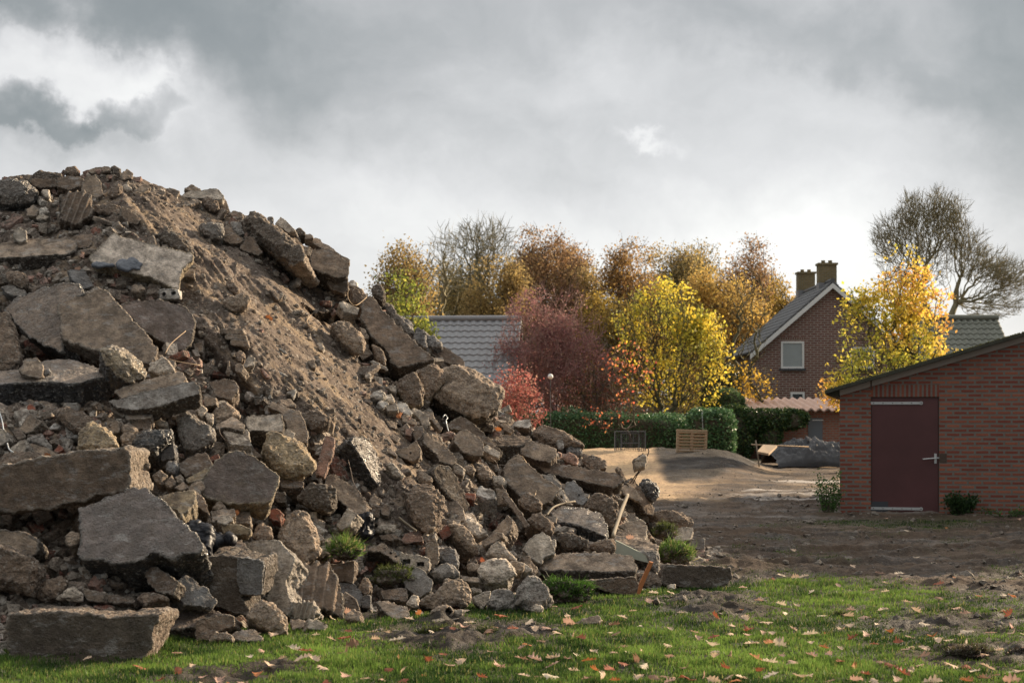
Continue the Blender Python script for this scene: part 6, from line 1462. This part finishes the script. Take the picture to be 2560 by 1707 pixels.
sprig('weed_bush', 'bushy dark green weed growing beside the shed door, against the brick wall', 'plant', (6.75, 24.1, 0), 18, .34, .22, 1500, .05, [(.04, .08, .028), (.06, .11, .035), (.03, .06, .022)], 96)
sprig('weed_bush', 'low creeping green weeds along the foot of the shed wall, right of the door bush', 'plant', (7.35, 23.95, 0), 16, .12, .42, 700, .035, GW, 97)
# ------------------------------------------------------------------ grass
def blades(X, Y, Z, h, rng, pal, w=.006, lean=.55):
    n = len(X); a = rng.uniform(0, 6.28, n); l = rng.uniform(0, lean, n) * h; b = rng.uniform(0, 6.28, n)
    B = np.column_stack([X, Y, Z - .004]); s = np.column_stack([np.cos(a), np.sin(a) * .5, np.zeros(n)]) * (w * rng.uniform(.6, 1.3, n))[:, None]
    T = B + np.column_stack([np.cos(b) * l, np.sin(b) * l, h]); Vv = np.stack([B - s, B + s, T], 1).reshape(-1, 3); pal = np.array(pal)
    return Vv, np.arange(3 * n).reshape(n, 3), pal
def build_grass():
    rng = np.random.default_rng(77); N_ = 900000
    D = 8.4 + (rng.uniform(0, 1, N_) ** 1.25) * 14.5; px = rng.uniform(-60, 2620, N_); X = (px - HX) / F * D
    g = grass_amount(X, D); P = np.column_stack([X, D]); tuft = fbm(P, 9, 3, 81, .6)
    keep = rng.uniform(0, 1, N_) < np.clip(g * (.62 + tuft * .9), 0, 1) * np.where(D > 16, .9, 1.0)
    # nothing under the heap
    foot = np.interp(px, FT[:, 0], FT[:, 1]); row = HY + F * CH / D; keep &= (row > foot - 8) | (px > 1830)
    X, D, g, tuft, P = X[keep], D[keep], g[keep], tuft[keep], P[keep]; Z = ground_z(X, D)
    big = fbm(P, 2.2, 3, 85, .6); h = (.014 + .026 * rng.uniform(0, 1, len(X)) ** 1.5 + .050 * np.clip(tuft, 0, 1) * np.clip(.4 + big * 1.5, 0, 1.4)) * (.55 + .45 * g)
    V, Fc, _ = blades(X, D, Z, h, rng, [], .0052)
    m = np.clip(fbm(P, .8, 3, 83) * .9 + fbm(P, 4.0, 3, 84, .6) * .9 + .5 + rng.normal(0, .18, len(X)), 0, 1)[:, None]
    dark, lite, yel = np.array((.032, .070, .018)), np.array((.20, .32, .065)), np.array((.30, .29, .10))
    c = dark * (1 - m) + lite * m; y = (rng.uniform(0, 1, len(X)) < .07)[:, None]; c = np.where(y, yel, c) * rng.uniform(.75, 1.25, (len(X), 1))
    moss = np.clip(1 - g * 1.6, 0, 1)[:, None] * .6; c = c * (1 - moss) + np.array((.075, .085, .025)) * moss
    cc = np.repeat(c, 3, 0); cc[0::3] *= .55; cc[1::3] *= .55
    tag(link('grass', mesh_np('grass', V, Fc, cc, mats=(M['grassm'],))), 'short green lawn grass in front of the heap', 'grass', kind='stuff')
build_grass()
def turf_clump(px, py, wpx, hpx, label, dens, pal, hb=.05, seed=0, off=.2, soil=.6):
    """sod of turf: earthy lump with grass growing out of its upper side"""
    rng = np.random.default_rng(300 + seed); d = mound_depth(px, py + hpx * .3); d = d - off if d < 30 else F * CH / (py + hpx * .5 - HY)
    c = np.array(W(px, py, d)); r = np.array([wpx / 2 / F * d, min(wpx, hpx) / 2 / F * d, hpx / 2 / F * d])
    bm = bmesh.new(); bmesh.ops.create_icosphere(bm, subdivisions=4, radius=1); P = np.array([v.co[:] for v in bm.verts]); fc = np.array([[v.index for v in f.verts] for f in bm.faces]); bm.free()
    Q = P * r * (.9 + .55 * fbm(P, 1.9, 3, seed)[:, None] + .2 * fbm(P, 6, 3, seed + 2)[:, None])
    t = thing('turf_clump', label, 'turf', c - np.array([0, 0, r[2]])); o = np.array([0, 0, r[2]])
    link('sod', mesh_np('sod', Q + o, fc, np.tile((.07, .05, .035, 0), (len(Q), 1)), mats=(M['rubble'],), smooth=True), t)
    i = rng.integers(0, len(Q), dens * 3); i = i[P[i][:, 2] > rng.uniform(-soil, .5, len(i))][:dens]; B = Q[i] * rng.uniform(.95, 1.0, (len(i), 1)) + rng.normal(0, .006, (len(i), 3)) + o
    nrm = P[i] + np.array([0, -.15, .9]) + rng.normal(0, .45, (len(i), 3)); nrm /= np.linalg.norm(nrm, axis=1)[:, None]; h = hb * (.35 + 1.1 * rng.uniform(0, 1, (len(i), 1)) ** 2) * np.clip(1 + 1.1 * fbm(P[i], 3, 2, seed + 4)[:, None], .25, 2); s = np.cross(nrm, rng.normal(0, 1, nrm.shape)); s = s / np.linalg.norm(s, axis=1)[:, None] * .0026
    mid = B + nrm * h * .6; tip = B + nrm * h + np.array([0, 0, -1]) * h * .25 + rng.normal(0, .3, B.shape) * h
    V = np.stack([B - s, B + s, mid + s * .7, tip, mid - s * .7], 1).reshape(-1, 3); k = np.arange(len(B)) * 5; F4 = np.column_stack([k, k + 1, k + 2, k + 4]); F3 = np.column_stack([k + 4, k + 2, k + 3, k + 3])
    me = bpy.data.meshes.new('grass_tuft'); me.from_pydata(V.tolist(), [], F4.tolist() + F3[:, :3].tolist()); pal = np.array(pal); cl = pal[rng.integers(0, len(pal), len(B))] * rng.uniform(.7, 1.3, (len(B), 1)); set_cols(me, np.repeat(cl, 5, 0)); me.materials.append(M['grassm']); link('grass_tuft', me, t)
GB = [(.12, .22, .035), (.16, .27, .05), (.08, .16, .03), (.30, .27, .12)]; GD = [(.06, .08, .025), (.09, .10, .035), (.10, .13, .03)]
turf_clump(862, 1378, 78, 50, 'small bright green grass tuft growing among the stones, lower middle', 1100, GB, .065, 1, .30)
turf_clump(1664, 1330, 56, 46, 'dark mossy turf lump at the right end of the heap', 1100, GD, .04, 2, .25)
turf_clump(1684, 1388, 92, 60, 'bright green turf lump above the dark lone beam', 2200, GB, .055, 3, .3)
turf_clump(1410, 1482, 130, 62, 'rounded green turf lump under the big speckled-end block', 2600, [(.06, .14, .02), (.09, .19, .03), (.05, .10, .02)], .05, 4, .3)
turf_clump(985, 1448, 100, 60, 'dark rooty sod in the hollow beneath the three-holed bar', 1200, GD, .045, 5, .15)
turf_clump(1095, 1582, 120, 26, 'dark uprooted sod in the lawn, centre foreground', 900, GD, .035, 6, 0)
turf_clump(1218, 1580, 60, 24, 'small dark clod of turf right of the uprooted sod', 450, GD, .03, 7, 0)
turf_clump(2420, 1632, 130, 30, 'dark brown matted sod near the right edge of the lawn', 900, [(.06, .045, .03), (.09, .07, .04), (.07, .08, .03)], .035, 8, 0)
turf_clump(2545, 1640, 50, 30, 'black earthy clod cut off by the right edge of the photo', 300, [(.05, .04, .03)], .03, 9, 0)
turf_clump(2100, 1536, 26, 12, 'tiny dark tuft in the middle of the right-hand lawn', 250, GD, .03, 10, 0)

# ------------------------------------------------------------------ fallen oak leaves
def oak_leaf_mesh(seed, col, curl):
    rng = np.random.default_rng(seed); L = 1.0; pts = []
    lob = [(0, .02), (.10, .05), (.16, .20), (.22, .26), (.27, .17), (.33, .16), (.40, .34), (.46, .38), (.50, .21), (.56, .20), (.63, .33), (.69, .34), (.73, .19), (.79, .16), (.85, .20), (.90, .17), (.94, .07), (1.0, 0)]
    for sgn in (1, -1):
        seq = lob if sgn > 0 else lob[::-1][1:-1]
        for x, w in seq: pts.append((x + (.10 * w), sgn * w * rng.uniform(.8, 1.15)))
    n = len(pts); V = [(x, 0, 0) for x in np.linspace(0, 1, 8)]; base = len(V)
    P = np.array(pts); V = V + [(x, y, 0) for x, y in pts]; V = np.array(V)
    Fc = []
    for i in range(n):
        j = (i + 1) % n; m = (P[i, 0] + P[j, 0]) / 2; c = int(np.clip(round(m * 7), 0, 7)); ci = int(np.clip(round(P[i, 0] * 7), 0, 7)); cj = int(np.clip(round(P[j, 0] * 7), 0, 7))
        Fc.append((base + i, base + j, cj)); 
        if ci != cj: Fc.append((base + i, cj, ci))
    z = curl * (np.abs(V[:, 1]) ** 1.3) * 1.3 + .35 * curl * (V[:, 0] - .5) ** 2 + .05 * np.sin(V[:, 0] * 9 + seed) * V[:, 1] * 3 + rng.normal(0, .012, len(V)); V = np.column_stack([V[:, 0] - .5, V[:, 1], z])
    k = len(V); st = np.array([(-.5, .008, 0), (-.5, -.008, 0), (-.78, 0, .03)]); V = np.vstack([V, st]); Fc.append((k, k + 1, k + 2))
    c = np.array(col)[None] * (1 + rng.normal(0, .10, (len(V), 1))); c[np.abs(V[:, 1]) < .03] *= 1.25
    me = mesh_np('oak_leaf', V, [f if len(f) == 3 else f for f in Fc], c, smooth=True, mats=(M['dry'],)); return me
LC = {'pale tan': (.52, .38, .27), 'orange-brown': (.40, .15, .055), 'rust-brown': (.26, .085, .045), 'pinkish beige': (.46, .29, .22), 'cream': (.62, .50, .37), 'dull brown': (.26, .15, .10)}
LM = {c: [oak_leaf_mesh(i * 7 + j, LC[c], cu) for j, cu in enumerate((.35, -.4, .75))] for i, c in enumerate(LC)}
def put_leaf(c, p, s, rng, label, group=None, tilt=.35, stand=False):
    o = bpy.data.objects.new('oak_leaf', LM[c][int(rng.integers(3))]); COL.objects.link(o); o.location = p; o.scale = (s, s, s)
    o.rotation_euler = (rng.normal(0, tilt) + (R(75) if stand else 0), rng.normal(0, tilt), rng.uniform(0, 6.28)); return tag(o, label, 'leaf', group)
def scatter_leaves():
    rng = np.random.default_rng(99); done = []; L = []; names = list(LC); wt = np.array([.31, .12, .13, .21, .13, .10]); tries = 0
    while len(done) < 292 and tries < 20000:
        tries += 1; D = F * CH / (rng.uniform(1290, 1722) - HY); px = rng.uniform(10, 2590); py = HY + F * CH / D
        foot = np.interp(px, FT[:, 0], FT[:, 1])
        if px < 1840 and py < foot + 12: continue
        dens = .25 + .75 * np.clip((py - 1470) / 170, 0, 1); dens *= .22 + .78 * np.clip((px - 250) / 1300, 0, 1)
        if py < 1440: dens *= .8
        if rng.random() > dens: continue
        if any((px - a) ** 2 + ((py - b) * 1.6) ** 2 < 26 ** 2 for a, b in done): continue
        done.append((px, py)); x = (px - HX) / F * D; c = names[rng.choice(6, p=wt)]; s = rng.uniform(.062, .118)
        strip = 'the mud before the shed' if py < 1440 else 'the lawn strip along the bottom edge' if py > 1655 else 'the second lawn strip up' if py > 1600 else 'the third lawn strip up' if py > 1545 else 'the lawn strip nearest the mud'
        L.append((strip, c, px, (x, D, gz(x, D) + rng.uniform(.014, .036)), s, rng.random() < .05))
    od = lambda n: 'leftmost' if n == 1 else f"{n}{'th' if n % 100 in (11, 12, 13) else {1: 'st', 2: 'nd', 3: 'rd'}.get(n % 10, 'th')}"; cnt = {}
    for strip, c, px, p, s, st in sorted(L, key=lambda q: q[2]):
        n = cnt[(strip, c)] = cnt.get((strip, c), 0) + 1
        put_leaf(c, p, s, rng, f"{od(n)} {c} oak leaf{' from the left' if n > 1 else ''} on {strip}", 'fallen oak leaves', .24, st)
scatter_leaves()
_r = np.random.default_rng(6)
for (px, py, c, lab, off) in ((207, 638, 'pinkish beige', 'pinkish oak leaf caught left of the broad pale slab', .1), (194, 671, 'pinkish beige', 'pinkish oak leaf on the bluish plate below the first caught leaf', .2), (671, 795, 'orange-brown', 'upright red and white leaf stuck in the bare slope', .06),
                              (1244, 1073, 'orange-brown', 'bright orange leaf on the right shoulder of the heap', .1), (1337, 1073, 'pinkish beige', 'pinkish leaf beside the white-topped block', .12), (1000, 1037, 'orange-brown', 'orange leaf among the pale bricks in the middle of the heap', .14),
                              (913, 1373, 'pinkish beige', 'pinkish leaf right of the small bright grass tuft', .35), (1047, 1532, 'orange-brown', 'brown leaf standing against the small stones at the grass edge', .35), (1205, 1400, 'rust-brown', 'rust leaf tucked behind the light grey crusted boulder', .3), (1575, 1342, 'pinkish beige', 'pinkish leaf on the flat stone right of the wooden stake', .3),
                              (120, 1140, 'orange-brown', 'small orange leaf lying on top of the massive brown beam', .3), (588, 1280, 'orange-brown', 'orange leaf above the small bricks under the rounded plum-grey slab', .3), (868, 1528, 'pinkish beige', 'curled beige leaf on a stone at the grass edge', .35)):
    d = mound_depth(px, py); put_leaf(c, W(px, py, d - off), .085, _r, lab, None, .3, True)

# ------------------------------------------------------------------ wires, stakes and the lump on its reinforcing bar
def curve_pts(P, n=6):
    P = [np.array(p, float) for p in P]; out = []
    for i in range(len(P) - 1):
        a, b, c, d = P[max(i - 1, 0)], P[i], P[i + 1], P[min(i + 2, len(P) - 1)]
        for k in range(n): t = k / n; out.append(.5 * ((2 * b) + (-a + c) * t + (2 * a - 5 * b + 4 * c - d) * t * t + (-a + 3 * b - 3 * c + d) * t ** 3))
    out.append(P[-1]); return out
def wire(tile, pts, label, r=.004, off=.3, mat='wire', name='wire', cat='wire', dd=0.0):
    ox, oy, sc = TILES[tile]; P = []; q = curve_pts(pts); b = mound_depth(q[0][0] / sc + ox, q[0][1] / sc + oy)
    for i, (x, y) in enumerate(q): px, py = x / sc + ox, y / sc + oy; m = mound_depth(px, py); m = m if m < 25 else b; b = .6 * b + .4 * m; P.append(W(px, py, b - off - dd * i / len(q)))
    return poly_thing(name, label, cat, P, r, M[mat], 5)
wire('L', [(330, 520), (350, 570), (390, 650)], 'thin dark wire hanging from the small wired plate', .004, .2)
wire('L', [(100, 760), (165, 820), (190, 960), (240, 1090)], 'pale curved wire among bricks left of the large brown tilted slab', .005, .35)
wire('L', [(410, 740), (480, 860), (495, 1000), (550, 1060), (540, 1130)], 'pair of pale cords trailing over the large brown tilted slab', .005, .42, 'palewood')
wire('J', [(1205, 365), (1225, 340), (1250, 370), (1235, 400), (1260, 500)], 'bent pale wire loop left of the squared sandy block', .005, .3, 'steel')
wire('J', [(275, 780), (300, 880), (330, 1010), (400, 1130)], 'thin straight stem leaning beside the tar-sided slab', .0035, .55)
wire('G', [(580, 270), (590, 330), (640, 390), (700, 410)], 'curled thin wire left of the grooved clay boulder', .004, .35)
wire('G', [(1715, 210), (1690, 340)], 'thin dry stalk above the upright pinkish slab', .005, .4, 'palewood')
wire('B', [(1620, 720), (1680, 620), (1820, 500)], 'thin pale root arching over the dark smooth slab', .0035, .35, 'palewood')
wire('B', [(1650, 770), (1750, 800), (1960, 835)], 'thin straight root running right from the crumpled whitish lump', .0035, .2, 'palewood')
wire('C', [(-10, 100), (20, 200), (35, 290)], 'grey wire curving down at the left edge of the photo', .005, .3, 'steel')
wire('C', [(70, 420), (90, 480), (130, 510)], 'short bent wire above the massive brown beam', .005, .35, 'steel')
wire('F', [(1480, 340), (1440, 400), (1470, 450), (1530, 480)], 'small curled root on the bare slope', .005, .1, 'palewood')
wire('I', [(270, 480), (280, 580), (350, 640), (460, 560)], 'thin root looping over stones left of the long sloping slab', .004, .3, 'palewood')
wire('M', [(545, 285), (600, 220), (680, 190), (775, 172)], 'brown curved stick arching left of the large cracked block', .010, .4, 'wood', 'curved_stick', 'stick')
wire('M', [(620, 100), (700, 200)], 'short rusty rod beside the pale three-holed brick', .005, .4)
wire('K', [(770, 165), (850, 230), (945, 300)], 'thin wooden lath leaning on the soil above the level pinkish brick', .010, .2, 'wood', 'wooden_lath', 'lath')
wire('M', [(1205, 120), (1150, 260), (1085, 460)], 'weathered round wooden stake leaning at the right end of the heap', .020, .62, 'wood', 'wooden_stake', 'stake')
def lump():
    ox, oy, sc = TILES['L']; D = mound_depth(1490, 1200) - .1; pts = [(1500, 790), (1560, 750), (1600, 730), (1635, 740), (1632, 800), (1620, 870), (1560, 885), (1510, 900)]
    pl = np.array(pts) / sc + np.array([ox, oy]); ring = [W(x, y, D) for x, y in pl]; c = sum(ring, Vector()) / len(ring); n = len(ring)
    vs = [c + (p - c) * .75 + Vector((0, -.07, .01)) for p in ring] + ring + [c + (p - c) * .7 + Vector((0, .09, 0)) for p in ring]; fs = [tuple(range(n)), tuple(range(3 * n - 1, 2 * n - 1, -1))]
    for a in (0, n): fs += [(a + i, a + n + i, a + n + (i + 1) % n, a + (i + 1) % n) for i in range(n)]
    o = cage_object('concrete_lump', vs, fs, .0075); bpy.context.view_layer.update(); finish_rock(o, Vector((0, -1, 0)), .14, TINT['pale'], TINT['dark'], 'b', 400, bpy.context.evaluated_depsgraph_get())
    o['label'] = 'pale concrete lump skewered in mid-air on rusty reinforcing rods'; o['category'] = 'lump'
    q = lambda x, y, d=0: W(x / sc + ox, y / sc + oy, D + d)
    P = curve_pts([q(1500, 1010, .1), q(1540, 930), q(1590, 860), q(1640, 740), q(1655, 700), q(1648, 668)]); P2 = curve_pts([q(1470, 1010, .1), q(1520, 940), q(1560, 880), q(1565, 780), q(1600, 712)])
    t = thing('reinforcing_rods', 'rusty reinforcing rods holding a concrete lump in the air', 'rod', P[0]); b = Vector(P[0])
    for Q in (P, P2): MB().tube([Vector(p) - b for p in Q], .006, 5).build('rod', M['wire'], t, smooth=True)
lump()
def flat_prism(name, label, cat, tile, pts, th, mat, off, dy=None):
    ox, oy, sc = TILES[tile]; pl = np.array(pts) / sc + np.array([ox, oy]); m = pl[pl[:, 1].argmax()]; D = mound_depth(*m) - off
    o = MB().prism([W(x, y, D) for x, y in pl], (0, th, .002)).build(name, M[mat]); recentre(o); return tag(o, label, cat)
flat_prism('grey_plank', 'long greenish-white plank ending beside the orange stake', 'plank', 'M', [(1095, 500), (1112, 492), (1392, 628), (1378, 675), (1100, 600)], .03, 'greyboard', .34)
flat_prism('orange_stake', 'orange-brown wooden stake stuck slanting in the grass beside the big speckled-end block', 'stake', 'M', [(1385, 665), (1416, 672), (1360, 800), (1306, 932), (1285, 925), (1300, 850)], .035, 'orangewood', .42)
